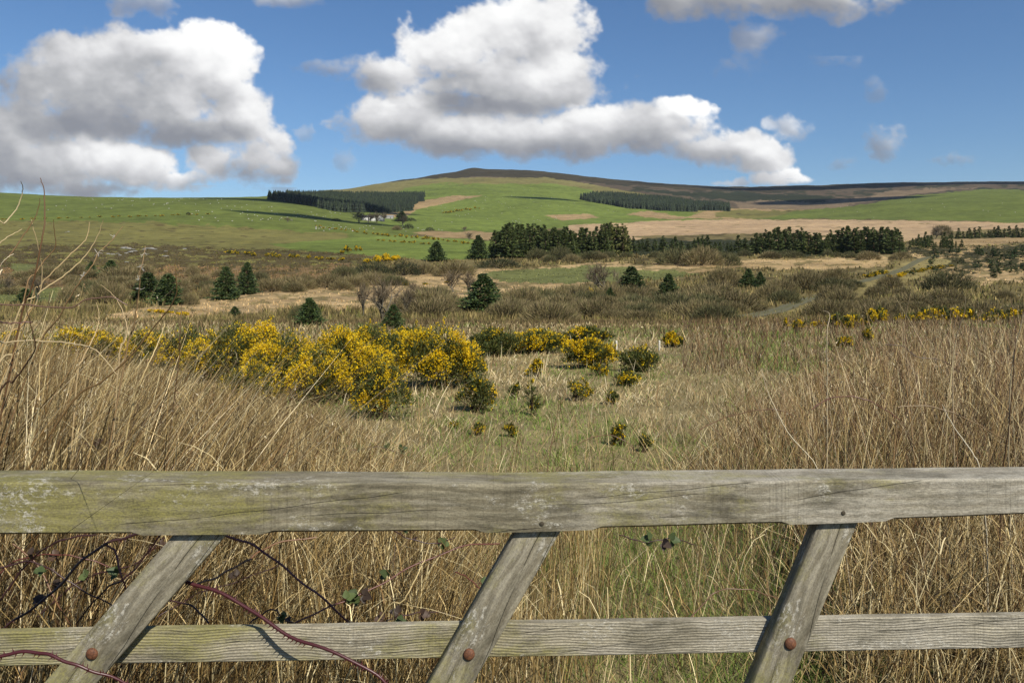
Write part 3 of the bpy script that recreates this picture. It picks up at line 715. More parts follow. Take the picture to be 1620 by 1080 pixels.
def tri_cloud(P, N, size, col, rng, aspect=.55):
    """small leaf-like triangles at P, long axis N"""
    n = len(P); N = N / (np.linalg.norm(N, axis=1)[:, None] + 1e-9)
    R = rng.normal(size=(n, 3)); S = np.cross(N, R); S /= np.linalg.norm(S, axis=1)[:, None] + 1e-9
    size = np.broadcast_to(size, (n,))[:, None]
    V = np.stack([P - S * size * aspect * .5, P + S * size * aspect * .5, P + N * size], 1)
    return V.reshape(-1, 3), np.arange(3 * n).reshape(n, 3), np.repeat(col, 3, 0)

ENV_L = ([-600, 0, 60, 120, 200, 300, 400, 500, 580, 640, 700], [500, 505, 520, 545, 560, 588, 610, 640, 690, 735, 760])
ENV_R = ([980, 1040, 1100, 1150, 1200, 1300, 1400, 1500, 1620, 2200], [750, 725, 700, 655, 612, 568, 535, 512, 497, 490])
def build_near_cover():
    rng = np.random.default_rng(21)
    def sample(n, px0, px1, Y0, Y1, power=0.0):
        px = rng.uniform(px0, px1, n); u = rng.uniform(0, 1, n)
        if power == 0: Y = np.exp(math.log(Y0) + u * (math.log(Y1) - math.log(Y0)))
        else: Y = (Y0 ** power + u * (Y1 ** power - Y0 ** power)) ** (1 / power)
        X = (px - 810) / FPX * Y
        return px, X, Y, ground_z(X, Y)
    # -- low turf: straw and green blades
    n = 270000
    px, X, Y, Z = sample(n, -260, 1880, 2.5, 46, 0.30)
    kp = rng.uniform(0, 1, n) < np.where((px < 350) & (Y < 6), .35, np.where((px > 1380) & (Y < 5), .55, 1)); px, X, Y, Z = px[kp], X[kp], Y[kp], Z[kp]; n = len(px)
    tus = fbm(X * 1.1, Y * .9, 61, 3); gr = fbm(X * .55 + 9, Y * .40, 71, 4)
    gr = gr + .34 * np.exp(-((X - .75) / .75) ** 2 - ((Y - 4.4) / 1.9) ** 2) + .10 * np.exp(-((X + .45) / .35) ** 2 - ((Y - 4.2) / 1.0) ** 2) \
        + .12 * np.exp(-((X - 2.6) / 1.3) ** 2 - ((Y - 6.5) / 3.) ** 2) + .14 * np.exp(-((X - 3.6) / 1.0) ** 2 - ((Y - 6.6) / 1.6) ** 2) + .08 * np.exp(-((X - .5) / 2.2) ** 2 - ((Y - 11) / 4) ** 2) - .10 * (px < 560)
    isg = rng.uniform(0, 1, n) < np.clip((gr - .505) * 5.5, .12, .9)
    clr = ((px > 600) & (px < 1150) & (Y > 5.5))
    tuss = np.clip((fbm(X * 2.4, Y * 1.9, 64, 3) - .45) * 4, 0, 1.6)
    h = rng.uniform(.06, .19, n) * (.45 + .7 * tus + .75 * tuss) * np.where(isg, .85, 1.0) * np.where(clr, .72, 1.1)
    ca = pal(STRAW, n, rng, .22, [3, 4, 3, 2]) * (.8 + .4 * fbm(X * 1.7, Y * 1.2, 66, 3))[:, None] * np.where(clr & (px < 1050), 1.2, np.where((px > 1050) & (Y > 5), .80, 1.0))[:, None]; cg = pal(GREEN, n, rng, .2) * 1.12
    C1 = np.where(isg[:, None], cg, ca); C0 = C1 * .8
    lean = rng.normal(0, .95, (n, 2)) + np.stack([.35 * np.ones(n), np.zeros(n)], 1) * (~isg)[:, None]
    w = np.maximum(.0032, .00085 * Y) * rng.uniform(.6, 1.3, n)
    base = np.stack([X, Y, Z - .01], 1)
    for nm, sel, mat, lab in (('dry_grass', ~isg, M_STRAW, 'pale dry grass covering the rough field behind the gate'), ('green_grass', isg, M_GRASS, 'green grass growing through the pale dead grass')):
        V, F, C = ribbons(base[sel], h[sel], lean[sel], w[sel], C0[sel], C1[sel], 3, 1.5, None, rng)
        obj(nm, new_mesh(nm, V, F, C), mat, kind='stuff', label=lab, category='grass')
    # -- longer straw and dead stalks, one height field for left, right and the strip by the gate
    parts = []
    def stalks(n, px0, px1, Y0, Y1, hfun, leanx, leansd, colset, wts, w0, power=0.0, bend=1.25, minh=.22):
        px, X, Y, Z = sample(n, px0, px1, Y0, Y1, power)
        h = hfun(px, X, Y)
        # thinner where the openings of the gate show open grass
        den = np.ones(n); cl = vnoise(X * 2.6, Y * 1.8, 97)
        den *= np.where((px > 330) & (px < 560) & (Y < 4.6), .12, 1); den *= np.where((px > 960) & (px < 1330) & (Y < 5.2), .07, 1)
        den *= np.where((px >= 1330) & (Y < 5), .22 + .6 * (cl > .5), 1); den *= np.where((px > 1000) & (px < 1330) & (Y > 5.2) & (Y < 9), .5, 1)
        den *= np.where((px > 1370) & (px < 1640) & (Y > 5) & (Y < 9.5), .5, 1)
        den *= np.where(Y >= 5, .45 + .9 * (vnoise(X * 1.1, Y * .8, 98) > .38), 1)
        ok = (h > minh) & (rng.uniform(0, 1, n) < den)
        px, X, Y, Z, h = px[ok], X[ok], Y[ok], Z[ok], h[ok]; m = len(h)
        h = h * rng.uniform(.55, 1.06, m) ** .7
        c = pal(colset, m, rng, .34, wts); dead = rng.uniform(0, 1, m) < .10; c[dead] = c[dead] * 1.5; drk = rng.uniform(0, 1, m) < .26; c[drk] *= .38
        lx = leanx(px) if callable(leanx) else np.full(m, leanx)
        lean = np.stack([lx, np.zeros(m)], 1) + rng.normal(0, leansd, (m, 2))
        h = h * np.sqrt(1 + (lean ** 2).sum(1))
        w = np.maximum(w0, .00062 * Y) * rng.uniform(.6, 1.4, m)
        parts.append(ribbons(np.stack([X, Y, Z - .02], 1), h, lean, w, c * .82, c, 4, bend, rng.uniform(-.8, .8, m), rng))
    envL = lambda px, X, Y: np.clip(EYE - Y * (np.interp(px, *ENV_L) - HROW) / FPX, 0, 1.45) * (.84 + .3 * vnoise(X * 1.3, Y * 1.3, 88))
    envR = lambda px, X, Y: np.clip(EYE - Y * (np.interp(px, *ENV_R) - HROW) / FPX, 0, 1.45) * (.80 + .35 * vnoise(X * 1.3, Y * 1.3, 89))
    LB = [(164,140,90), (140,114,68), (112,86,50), (194,170,118), (226,208,160), (78,58,36)]
    stalks(9500, -300, 700, 2.6, 9.5, envL, .24, .5, LB, [3, 4, 4, 2.5, 1.5, 3.5], .0028)
    stalks(6000, -300, 640, 9.5, 15, lambda px, X, Y: np.clip(EYE - Y * (np.interp(px, *ENV_L) + 8 - HROW) / FPX, 0, .9), .22, .25, LB, [4, 3, 2, 4, 2, 1], .0028)
    LR = [(156,124,84), (130,98,64), (104,74,48), (188,160,118), (222,200,160), (74,50,36)]
    stalks(8600, 980, 1920, 3.0, 14, lambda px, X, Y: envR(px, X, Y) * np.where((Y < 4.6), .6, 1), lambda p: np.where(p < 1350, -.10, .04), .42, LR, [3, 4, 4, 3, 2, 3.5], .0026)
    stalks(6500, 1080, 1920, 14, 32, lambda px, X, Y: rng.uniform(.22, .62, len(px)) * (.6 + .8 * vnoise(X * .6, Y * .5, 93)) * np.interp(px, [1080, 1500], [.8, 1.25]), 0.0, .3, [(128,100,68), (108,84,58), (150,122,84), (86,64,46), (172,146,108)], [4, 4, 3, 3, 1], .0026)
    # fallen, criss-crossed straw under the stalks
    stalks(3600, -300, 560, 2.7, 6, lambda px, X, Y: rng.uniform(.25, .6, len(px)), .9, .9, LB, [4, 3, 2, 4, 3, 1], .0035, 0, 1.7)
    stalks(7000, 1050, 1920, 2.9, 7, lambda px, X, Y: rng.uniform(.25, .55, len(px)), -.2, .9, LB, [4, 3, 2, 4, 3, 1], .0032, 0, 1.7)
    # upright straw by the gate in the middle, and thin scattered stems over the clearing
    stalks(3400, 480, 1120, 3.0, 5.2, lambda px, X, Y: rng.uniform(.3, .8, len(px)) * (.4 + vnoise(X * 2.2, Y * 2.2, 90)), .04, .13, LB, [4, 5, 2, 4, 2, 1], .0026)
    stalks(2200, 560, 1200, 4.6, 26, lambda px, X, Y: rng.uniform(.2, .42, len(px)) * (.5 + vnoise(X * .9, Y * .7, 91)), .1, .3, STRAW + BROWN[:2], None, .0024, 0.5)
    # a sheaf of long bright stems leaning over the left margin
    stalks(420, -420, 170, 2.45, 3.3, lambda px, X, Y: np.clip(EYE - Y * (np.interp(px, [-420, 0, 60, 120, 170], [440, 455, 470, 500, 530]) - HROW) / FPX, 0, 1.6) * rng.uniform(.8, 1.05, len(px)), .42, .26, [(214,188,140), (196,164,112), (150,116,74), (232,214,176), (110,82,54)], [4, 4, 3, 3, 2], .0036)
    # broken, kinked stalks and curling leaf blades that tangle through the upright ones
    def tangle(n, px0, px1, Y0, Y1, hfun, kind):
        px, X, Y, Z = sample(n, px0, px1, Y0, Y1, 0); h = hfun(px, X, Y); ok = (h > .18) & (rng.uniform(0, 1, n) < np.where((px > 960) & (px < 1330) & (Y < 5.2), .15, 1)); px, X, Y, Z, h = px[ok], X[ok], Y[ok], Z[ok], h[ok]; m = len(h)
        a = rng.uniform(0, 2 * math.pi, m); B = np.stack([X, Y, Z], 1); K = 6; P = np.empty((m, K, 3)); out = np.stack([np.cos(a), np.sin(a), np.zeros(m)], 1)
        if kind == 'kink':
            z0 = h * rng.uniform(.25, .9, m); l1 = rng.normal(.15, .3, m)
            d2 = np.stack([np.cos(a), np.sin(a) * .6, rng.uniform(-.9, .5, m)], 1); L2 = rng.uniform(.12, .42, m) * np.clip(h, .4, 1)
            Q = B + np.stack([z0 * l1, z0 * rng.normal(0, .2, m), z0], 1)
            for i in range(3): P[:, i] = B + (Q - B) * i / 2
            for i in range(3): P[:, 3 + i] = Q + d2 * (L2 * (i + 1) / 3)[:, None] + [0, 0, -.03 * i * i * .5]
        else:
            z0 = h * rng.uniform(.05, .8, m); L = rng.uniform(.12, .38, m)
            for i in range(K):
                t = i / (K - 1); P[:, i] = B + np.stack([np.zeros(m), np.zeros(m), z0], 1) + out * (L * t * (1 - .25 * t))[:, None]; P[:, i, 2] += L * (1.5 * t - 1.9 * t * t)
        P[:, :, 2] = np.maximum(P[:, :, 2], Z[:, None] + .01)
        c = pal(LB, m, rng, .25, [4, 3, 2, 5, 4, 1.5]); w = np.maximum(.0030 if kind == 'kink' else .0036, .0006 * Y) * rng.uniform(.6, 1.5, m)
        v, f, cc = path_ribbons(P, w, c * .85, c * 1.1, rng.uniform(-1.2, 1.2, m)); parts.append((v, [f, np.zeros((0, 3), int)], cc))
    lowR = lambda px, X, Y: envR(px, X, Y) * np.where(Y < 5, .5, .9)
    tangle(5200, -300, 680, 2.6, 9.5, envL, 'kink'); tangle(3600, -300, 680, 2.6, 9.5, envL, 'curl')
    tangle(4200, 990, 1920, 3.0, 14, lowR, 'kink'); tangle(4200, 990, 1920, 3.0, 14, lowR, 'curl')
    tangle(1500, 330, 1400, 2.9, 5.5, lambda px, X, Y: rng.uniform(.05, .35, len(px)) + .15, 'curl')
    tangle(2600, 1300, 1920, 2.9, 5.0, lambda px, X, Y: rng.uniform(.2, .6, len(px)), 'kink')
    # seed heads on part of the tall stalks
    def heads(n, px0, px1, Y0, Y1, env):
        px, X, Y, Z = sample(n, px0, px1, Y0, Y1, 0); h = env(px, X, Y) * rng.uniform(.8, 1.04, n); ok = h > .4; X, Y, Z, h = X[ok], Y[ok], Z[ok], h[ok]; m = len(h); q = 7
        ln = rng.normal(.12, .25, m); T0 = np.stack([X + h * ln, Y + h * rng.normal(0, .15, m), Z + h], 1)
        P = np.repeat(T0, q, 0) + rng.normal(0, 1, (m * q, 3)) * [.005, .005, .028]; d = rng.normal(0, .5, (m * q, 3)) + [.3, 0, .9]
        v, f, cc = tri_cloud(P, d, rng.uniform(.006, .016, m * q), pal([(206,190,158), (170,142,104), (130,100,68)], m * q, rng, .2), rng, .35); parts.append((v, [np.zeros((0, 4), int), f], cc))
        K = 3; PP = np.stack([np.stack([X, Y, Z], 1) * (1 - t) + T0 * t for t in np.linspace(0, 1, K)], 1); c = pal(LB, m, rng, .2)
        v, f, cc = path_ribbons(PP, np.maximum(.0026, .0005 * Y), c, c, rng.uniform(-.6, .6, m)); parts.append((v, [f, np.zeros((0, 3), int)], cc))
    heads(600, -300, 640, 2.7, 9, envL); heads(1000, 1050, 1920, 3.4, 14, envR)
    V = []; F3 = []; F4 = []; C = []; k = 0
    for v, f, c in parts:
        V.append(v); C.append(c); F4.append(f[0] + k); F3.append(f[1] + k); k += len(v)
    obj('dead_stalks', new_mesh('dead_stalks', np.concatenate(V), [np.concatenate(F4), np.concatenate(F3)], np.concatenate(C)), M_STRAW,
        kind='stuff', label='brown dead willowherb stalks standing thick on both sides of the clearing', category='stalks')
build_near_cover()

def build_moor_cover():
    rng = np.random.default_rng(33)
    n = 230000
    px = rng.uniform(-200, 1820, n); Y = np.exp(rng.uniform(math.log(23), math.log(520), n)); X = (px - 810) / FPX * Y; Z = ground_z(X, Y)
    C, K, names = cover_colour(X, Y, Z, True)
    kn = np.array(names)[K]
    br = np.isin(kn, ['scrub', 'near']); rust = kn == 'rust'; hea = np.isin(kn, ['heather', 'young', 'belt']); tan = np.isin(kn, ['midtan', 'tuss', 'tan', 'midgreen']); grn = np.isin(kn, ['green', 'green2', 'dullgreen', 'pink', 'olive'])
    keep = ~grn & (rng.uniform(0, 1, n) < np.where(kn == 'midtan', .26, np.where(tan, .45, 1.0)))
    # keep the track clear
    tp = np.array([spot(p, r)[:2] for p, r in [(1175,503),(1240,488),(1290,471),(1340,453),(1385,440),(1420,429),(1447,416),(1462,409),(1480,406)]]); tp = smooth_line(np.c_[tp, np.zeros(len(tp))], 60)[:, :2]
    d = np.full(n, 1e9)
    for q in tp: d = np.minimum(d, (X - q[0]) ** 2 + (Y - q[1]) ** 2)
    keep &= d > 2.3 ** 2
    keep &= rng.uniform(0, 1, n) < np.clip((Y - 20) / 22, 0, 1)
    clump = fbm(X / 5, Y / 9, 17, 4)
    keep &= rng.uniform(0, 1, n) < np.clip((clump - .30) * 3.4, .06, 1)
    X, Y, Z, C, kn, br, hea, tan, rust, clump = [a[keep] for a in (X, Y, Z, C, kn, br, hea, tan, rust, clump)]; m = len(X)
    h = .62 * np.interp(Y, [23, 70], [.6, 1.0]) * np.where(br, rng.uniform(.3, 1.15, m) * (.5 + clump), np.where(tan, rng.uniform(.18, .45, m), np.where(rust, rng.uniform(.3, .8, m), rng.uniform(.25, .6, m))))
    h *= np.clip(Y / 60, .75, 1.6)
    lean = rng.normal(0, .28, (m, 2))
    near_ = np.clip((60 - Y) / 25, 0, 1)[:, None] * .8; C = C * (1 - near_) + srgb(112, 94, 68) * near_
    c = C * ALB * rng.normal(1.0, .28, (m, 1))
    tint = np.where((rng.uniform(0, 1, m) < .16)[:, None], np.array([1.3, 1.22, 1.15]), np.array([.96, .93, .86])); c = c * tint
    olive = (rng.uniform(0, 1, m) < .16) & ~tan; c[olive] = c[olive] * np.array([.75, .95, .6])
    w = .0016 * Y * rng.uniform(.6, 1.4, m)
    base = np.stack([X, Y, Z - .05], 1)
    V, F, CC = ribbons(base, h, lean, w, c * .85, c, 2, 1.3, None, rng)
    obj('moor_brushwood', new_mesh('moor_brushwood', V, F, CC), M_TWIG, kind='stuff', label='rough brown scrub and tussocks covering the moor beyond the field', category='scrub')
build_moor_cover()

# ------------------------------------------------------------------ shrubs and trees
def gorse_mesh(seed, wx, hz, n_spine, n_flower, flower=.6, lobes=9, sz=.03, fz=.020, wy=None):
    """foliage and flower meshes of a gorse bush, base at origin, half width wx, height hz"""
    rng = np.random.default_rng(seed); wy = wy or wx * .8
    th = rng.uniform(0, 2 * math.pi, lobes); rr = np.sqrt(rng.uniform(0, 1, lobes)) * .62
    LC = np.stack([np.cos(th) * rr * wx, np.sin(th) * rr * wy, hz * (rng.uniform(.25, .72, lobes) * (1 - .45 * rr))], 1)
    LR = np.stack([wx * rng.uniform(.30, .50, lobes), wy * rng.uniform(.30, .5, lobes), hz * rng.uniform(.26, .42, lobes)], 1)
    LC[0] = (0, 0, hz * .62); LR[0][2] = hz * .38
    lf = np.clip(rng.normal(flower, .35, lobes), 0.0, 1.2)
    def pts(n, r0, r1, w=None):
        li = rng.choice(lobes, n, p=None if w is None else w / w.sum()); d = rng.normal(size=(n, 3)); d /= np.linalg.norm(d, axis=1)[:, None]
        d[:, 2] = np.where(rng.uniform(0, 1, n) < .6, np.abs(d[:, 2]), d[:, 2])
        # shoots: cluster directions so the outline is spiky and uneven
        k = fbm(d[:, 0] * 4 + li * 7.3, d[:, 2] * 4 + d[:, 1] * 3, seed, 3)
        r = rng.uniform(r0, r1, n) * (.74 + .55 * k)
        P = LC[li] + LR[li] * d * r[:, None]; P[:, 2] = np.maximum(P[:, 2], .02 * hz)
        return P, d, li, k
    P, d, li, k = pts(n_spine, .45, 1.05)
    N = d + np.array([0, 0, .7]) + rng.normal(0, .5, d.shape)
    c = pal([(84,98,46), (106,112,54), (60,74,38), (128,124,66)], n_spine, rng, .2)
    V, F, C = tri_cloud(P, N, sz * rng.uniform(.7, 1.8, n_spine), c, rng, .34)
    # spiky shoots that break the outline, spines and flowers along them
    ns = int(26 + n_spine / 130); P0, d0, l0, _ = pts(ns, .80, 1.0); u = d0 * [.8, .8, .6] + [0, 0, .75] + rng.normal(0, .25, d0.shape); u /= np.linalg.norm(u, axis=1)[:, None]
    SL = hz * rng.uniform(.08, .24, ns); q = 16; nsh = ns; tt = rng.uniform(0, 1, (ns, q)); PS = (P0[:, None] + u[:, None] * (SL[:, None] * tt)[..., None]).reshape(-1, 3) + rng.normal(0, sz * .25, (ns * q, 3))
    cs = pal([(84,98,46), (106,112,54), (60,74,38), (128,124,66)], ns * q, rng, .2)
    v_, f_, c_ = tri_cloud(PS, np.repeat(u, q, 0) + rng.normal(0, .7, (ns * q, 3)), sz * rng.uniform(.7, 1.4, ns * q), cs, rng, .34); V, F, C = np.concatenate([V, v_]), np.concatenate([F, f_ + len(V)]), np.concatenate([C, c_])
    # inner woody stems
    mb = MB(); mb.add(V, F, C)
    for i in range(16):
        l = LC[rng.integers(lobes)]; q = smooth_line([(rng.normal(0, .12 * wx), rng.normal(0, .12 * wy), -.02), l * [.5, .5, .5] + rng.normal(0, .05 * wx, 3), l + rng.normal(0, .1 * wx, 3)], 6)
        tube(mb, q, np.linspace(.012, .004, 6) * max(1, wx), srgb(88, 70, 50) * ALB, 4)
    fm = mb
    P, d, li, k = pts(int(n_flower * 2.4), .86, 1.10, lf + .02)
    ax = fbm(P[:, 0] / wx * 3.2 + seed, P[:, 2] / hz * 3.2 + P[:, 1] / wy * 2, seed + 5, 3)
    keep = (d[:, 2] > -.35) & (rng.uniform(0, 1, len(P)) < np.clip((ax - .42) * 6.5, .02, 1) * np.clip(lf[li] * 1.2, .05, 1))
    P = P[keep][:n_flower]; d = d[keep][:n_flower]
    ks = np.repeat(rng.uniform(0, 1, nsh) < flower * .9, 16) & (rng.uniform(0, 1, nsh * 16) < .7); P = np.concatenate([P, PS[ks]]); d = np.concatenate([d, np.repeat(u, 16, 0)[ks]]); m = len(P)
    # each flower: three little petals
    V2 = []; F2 = []; C2 = []; o = 0
    cf = pal([(246,208,30), (232,192,16), (252,222,64), (216,174,20)], m, rng, .10, [4, 3, 2, 1]) * 1.5
    cf[:, 2] = np.minimum(cf[:, 2], .03)
    for kq in range(3):
        v, f, cc = tri_cloud(P + rng.normal(0, fz * .5, P.shape), d + rng.normal(0, .9, d.shape) + [0, 0, .5], fz * rng.uniform(.8, 1.5, m), cf, rng, 1.0)
        V2.append(v); F2.append(f + o); C2.append(cc); o += len(v)
    return fm.mesh('foliage'), new_mesh('blossoms', np.concatenate(V2), np.concatenate(F2), np.concatenate(C2)) if m else None

GORSE = [
 (420,612,506,56,12.6,.85,'gorse bush with bright flower masses between the tall dotted one and the biggest'),
 (505,640,540,58,10.6,.9,'bright yellow gorse bush at the front of the large group above the stalks'),
 (335,606,528,46,12.8,.7,'yellow gorse bush at the left end of the large group'),
 (575,606,512,56,14.5,.7,'yellow tipped gorse bush at the back of the large group'),
 # px, row of base, row of top, half width px, Y, flower, label
 (368,606,503,60,13.0,.45,'tall gorse bush dotted with yellow, leftmost of the big group above the dead stalks'),
 (460,622,512,72,11.6,.95,'big gorse bush thick with yellow blossom in the middle of the large group'),
 (545,634,516,66,11.0,.8,'broad yellow flowering gorse bush with a dark green right shoulder'),
 (606,668,566,44,9.3,.6,'low gorse bush with yellow sprays hanging down at the front corner of the big group'),
 (400,640,570,50,10.4,.55,'small gorse bush half buried in brown stalks below the big group'),
 (600,600,516,60,16.0,.2,'mostly green gorse bush behind the gap between the two biggest yellow groups'),
 (696,614,508,64,12.3,.95,'wide yellow gorse bush standing by itself left of the clearing'),
 (735,600,540,34,12.8,.05,'dark green gorse side bush with hardly any flowers beside the wide yellow one'),
 (752,652,590,31,10.0,.38,'small dark gorse bush with one yellow patch at the edge of the clearing'),
 (130,600,515,52,15.0,.75,'gorse bush glowing yellow through the tall stalks at the far left'),
 (225,602,522,60,15.5,.6,'gorse bush seen through dead stalks between the far left and the big group'),
 (300,606,514,50,14.6,.35,'greenish gorse bush with thin yellow tips left of the big group'),
 (20,600,520,60,15.0,.4,'gorse bush at the very left margin behind dead stems'),
 (786,575,518,44,18.0,.1,'dull olive gorse bush with few flowers, back edge of the clearing'),
 (850,562,519,46,18.6,.9,'rounded yellow gorse bush at the back edge of the clearing'),
 (932,588,531,48,15.4,.95,'dense yellow gorse bush in the middle of the clearing edge'),
 (930,556,515,40,22.0,.25,'green gorse bush rising behind the dense yellow one'),
 (1012,594,544,34,14.6,.1,'dark green spiky gorse bush right of the clearing'),
 (990,614,585,26,12.6,.5,'low spreading gorse with yellow tips in front of the dark green bush'),
 (1062,552,524,20,20.5,.9,'small round yellow gorse bush beside the thin pale post'),
 (652,570,516,40,18.5,.5,'yellow and green gorse bush between the big group and the wide yellow one'),
]
SPRIG = [ # little plants in the clearing
 (850,594,568,15,14.0,.8,'upright yellow gorse sprig in the pale grass of the clearing'),
 (908,632,600,28,11.0,.45,'low spreading green gorse sprig with yellow tips on its right side'),
 (842,660,606,12,9.7,.25,'thin green gorse seedling with one yellow tip in the middle of the clearing'),
 (985,706,672,16,7.9,.5,'small gorse sprig with yellow flowers just above the top rail'),
 (1018,716,690,12,7.6,.3,'tiny green gorse shoot beside the flowering sprig above the top rail'),
 (808,694,672,10,8.3,.6,'tiny yellow gorse spray on the left of the clearing above the top rail'),
 (758,690,672,10,8.4,.7,'tiny yellow flower spray left of the slightly larger one'),
 (966,642,620,14,10.6,.3,'thin gorse seedling in short grass right of the spreading sprig'),
 (818,628,608,14,11.3,.05,'small green tuft of young gorse without flowers'),
 (720,684,668,8,8.8,.7,'tiny yellow flower spray at the foot of the small dark gorse bush'),
 (945,600,575,18,14.0,.5,'little gorse clump below the dense yellow bush'),
 (1335,552,534,16,20.0,.7,'small yellow gorse plant behind the brown stalks on the right'),
 (1375,545,520,10,21.0,.8,'small upright gorse plant with a yellow top among stalks on the right'),
]
def build_gorse():
    for i, (px, rb, rt, hw, Y, fl, lab) in enumerate(GORSE + SPRIG):
        big = i < len(GORSE); X = (px - 810) / FPX * Y; gz_ = float(ground_z(X, Y))
        H = EYE + (HROW - rt) / FPX * Y - gz_; W = hw / FPX * Y
        ns = int(np.clip(W * H * (21000 if big else 7000), 70, 12000)); nf = int(ns * .38 * (fl + .10) * 1.2)
        pxs = Y / FPX
        fo, flw = gorse_mesh(100 + i, W * 1.12, H * (.93 if big else 1.0), ns, nf, fl, 14 if W > .35 else (8 if big else 4), max(.030, 3.4 * pxs), max(.011, 1.5 * pxs), wy=W * .8)
        t = thing('gorse_bush', (X, Y, gz_), lab, 'gorse bush' if big else 'gorse plant', 'gorse bushes around the clearing' if big else 'young gorse plants in the clearing', rz=0)
        obj('foliage', fo, M_GORSE, t)
        if flw: obj('blossoms', flw, M_FLOWER, t)
build_gorse()

def conifer_meshes(seed, n_tri, taper=1.0, width=.30, col=((62,80,46), (78,96,52), (46,62,40), (98,110,60)), levels=22, size=.045, ragged=.25):
    """normalised to height 1"""
    rng = np.random.default_rng(seed); mb = MB()
    nb = n_tri // 26; P = []; N = []; S = []
    zz = np.sort(rng.uniform(.03, .97, nb)); ga = rng.uniform(0, 2 * math.pi, nb)
    k = .72 + .5 * vnoise(ga * 1.4, zz * 7, seed) + rng.normal(0, ragged * .35, nb)
    rad_ = width * (1 - zz) ** (.78 * taper) * np.clip(zz / .10, .55, 1) * k + .012
    lean = rng.normal(0, .02, 2)
    for z, a, r in zip(zz, ga, rad_):
        m = 26; t = rng.uniform(.15, 1, m) ** .7
        d = np.array([math.cos(a), math.sin(a)])
        x = d[0] * r * t; y = d[1] * r * t; zc = z - .25 * r * t + .16 * r * t ** 3 + rng.normal(0, .010, m)
        side = rng.normal(0, .15, m) * r * (1.1 - t * .6)
        P.append(np.stack([x - d[1] * side + lean[0] * z, y + d[0] * side + lean[1] * z, zc], 1))
        N.append(np.stack([d[0] + rng.normal(0, .5, m), d[1] + rng.normal(0, .5, m), rng.normal(-.05, .35, m)], 1))
    P = np.concatenate(P); N = np.concatenate(N); m = len(P)
    c = pal(col, m, rng, .16)
    V, F, C = tri_cloud(P, N, size * rng.uniform(.6, 1.3, m) * (1.1 - .4 * P[:, 2]), c, rng, .62)
    mb.add(V, F, C)
    tip = np.array([[0, 0, .93], [0, 0, 1.03]]); tip[:, :2] += lean * tip[:, 2:3]
    tube(mb, tip, [.008, .002], np.array(srgb(*col[1])) * ALB, 4)
    cr = mb.mesh('crown')
    tb = MB(); q = np.array([[0, 0, -.04], [lean[0] * .5, lean[1] * .5, .5], [lean[0], lean[1], .96]])
    tube(tb, q, [.026, .017, .003], srgb(86, 70, 54) * ALB, 6)
    return cr, tb.mesh('trunk')
def bare_meshes(seed, n_twig=900, spread=.5, trunk=.26, col=((128,112,88), (104,90,72), (150,134,108)), trunkcol=(120,112,96), sw=.004, dome=.78):
    """leafless tree, height 1: trunk with limbs, twigs mesh"""
    rng = np.random.default_rng(seed); tb = MB(); wb = MB(); ends = []
    def grow(p, d, L, r, lev):
        n = 5; pts = [p]; q = p.copy(); dd = d.copy()
        for i in range(n):
            dd = dd + rng.normal(0, .13, 3) + [0, 0, .05]; dd /= np.linalg.norm(dd); q = q + dd * L / n; pts.append(q.copy())
        tube(tb, pts, np.linspace(r, r * .55, n + 1), srgb(*trunkcol) * ALB * rng.uniform(.85, 1.1), 5 if lev < 2 else 3)
        ends.extend([(pp, dd, lev) for pp in pts[2:]])
        if lev < 3:
            for b in range(rng.integers(3, 5) if lev else 6):
                a = rng.uniform(0, 2 * math.pi); t = rng.uniform(.5, 1); pp = pts[int(t * n)]
                nd = dd * .45 + np.array([math.cos(a), math.sin(a), .55]) * spread * 1.25; nd /= np.linalg.norm(nd)
                grow(pp, nd, L * rng.uniform(.62, .92), r * .56, lev + 1)
    grow(np.array([0, 0, -.03]), np.array([rng.normal(0, .06), 0, 1.]), trunk + .1, .024, 0)
    E = [e for e in ends if e[2] >= 2]; idx = rng.integers(0, len(E), n_twig)
    P = np.array([E[i][0] for i in idx]); D = np.array([E[i][1] for i in idx]) + rng.normal(0, .55, (n_twig, 3)) + [0, 0, .35]
    c = pal(col, n_twig, rng, .15)
    V, F, C = tri_cloud(P, D, rng.uniform(.05, .15, n_twig), c, rng, sw / .1 * 1.0)
    wb.add(V, F, C)
    t = tb.mesh('trunk'); w = wb.mesh('twigs')
    zmax = max(v.co.z for v in w.vertices)
    for me in (t, w): me.transform(Matrix.Scale(1 / zmax, 4))
    return t, w
def shrub_mesh(seed, n=2400, col=((148,132,92), (124,110,76), (168,150,110), (128,122,76)), L=(.12, .3), w=.014):
    """dense leafless dome, height 1, half width 1"""
    rng = np.random.default_rng(seed)
    th = rng.uniform(0, 2 * math.pi, n); ph = np.arccos(rng.uniform(0, 1, n)); r = rng.uniform(.45, 1.0, n) ** .6 * (.74 + .42 * fbm(np.cos(th) * 2 + 4, np.cos(ph) * 2 + np.sin(th) * 2, seed, 3))
    d = np.stack([np.sin(ph) * np.cos(th), np.sin(ph) * np.sin(th), np.cos(ph)], 1)
    P = d * r[:, None] * [1, 1, .86]; N = d + [0, 0, .9] + rng.normal(0, .35, d.shape)
    mb = MB(); V, F, C = tri_cloud(P, N, rng.uniform(L[0], L[1], n), pal(col, n, rng, .15), rng, w / L[1] * 2); mb.add(V, F, C)
    for i in range(12):
        a = rng.uniform(0, 2 * math.pi); e = np.array([math.cos(a) * rng.uniform(.2, .8), math.sin(a) * rng.uniform(.2, .8), rng.uniform(.5, .85)])
        tube(mb, smooth_line([(rng.normal(0, .06), rng.normal(0, .06), -.05), e * .5 + rng.normal(0, .05, 3), e], 5), np.linspace(.02, .006, 5), srgb(96, 84, 66) * ALB, 4)
    return mb.mesh('bare_shrub')

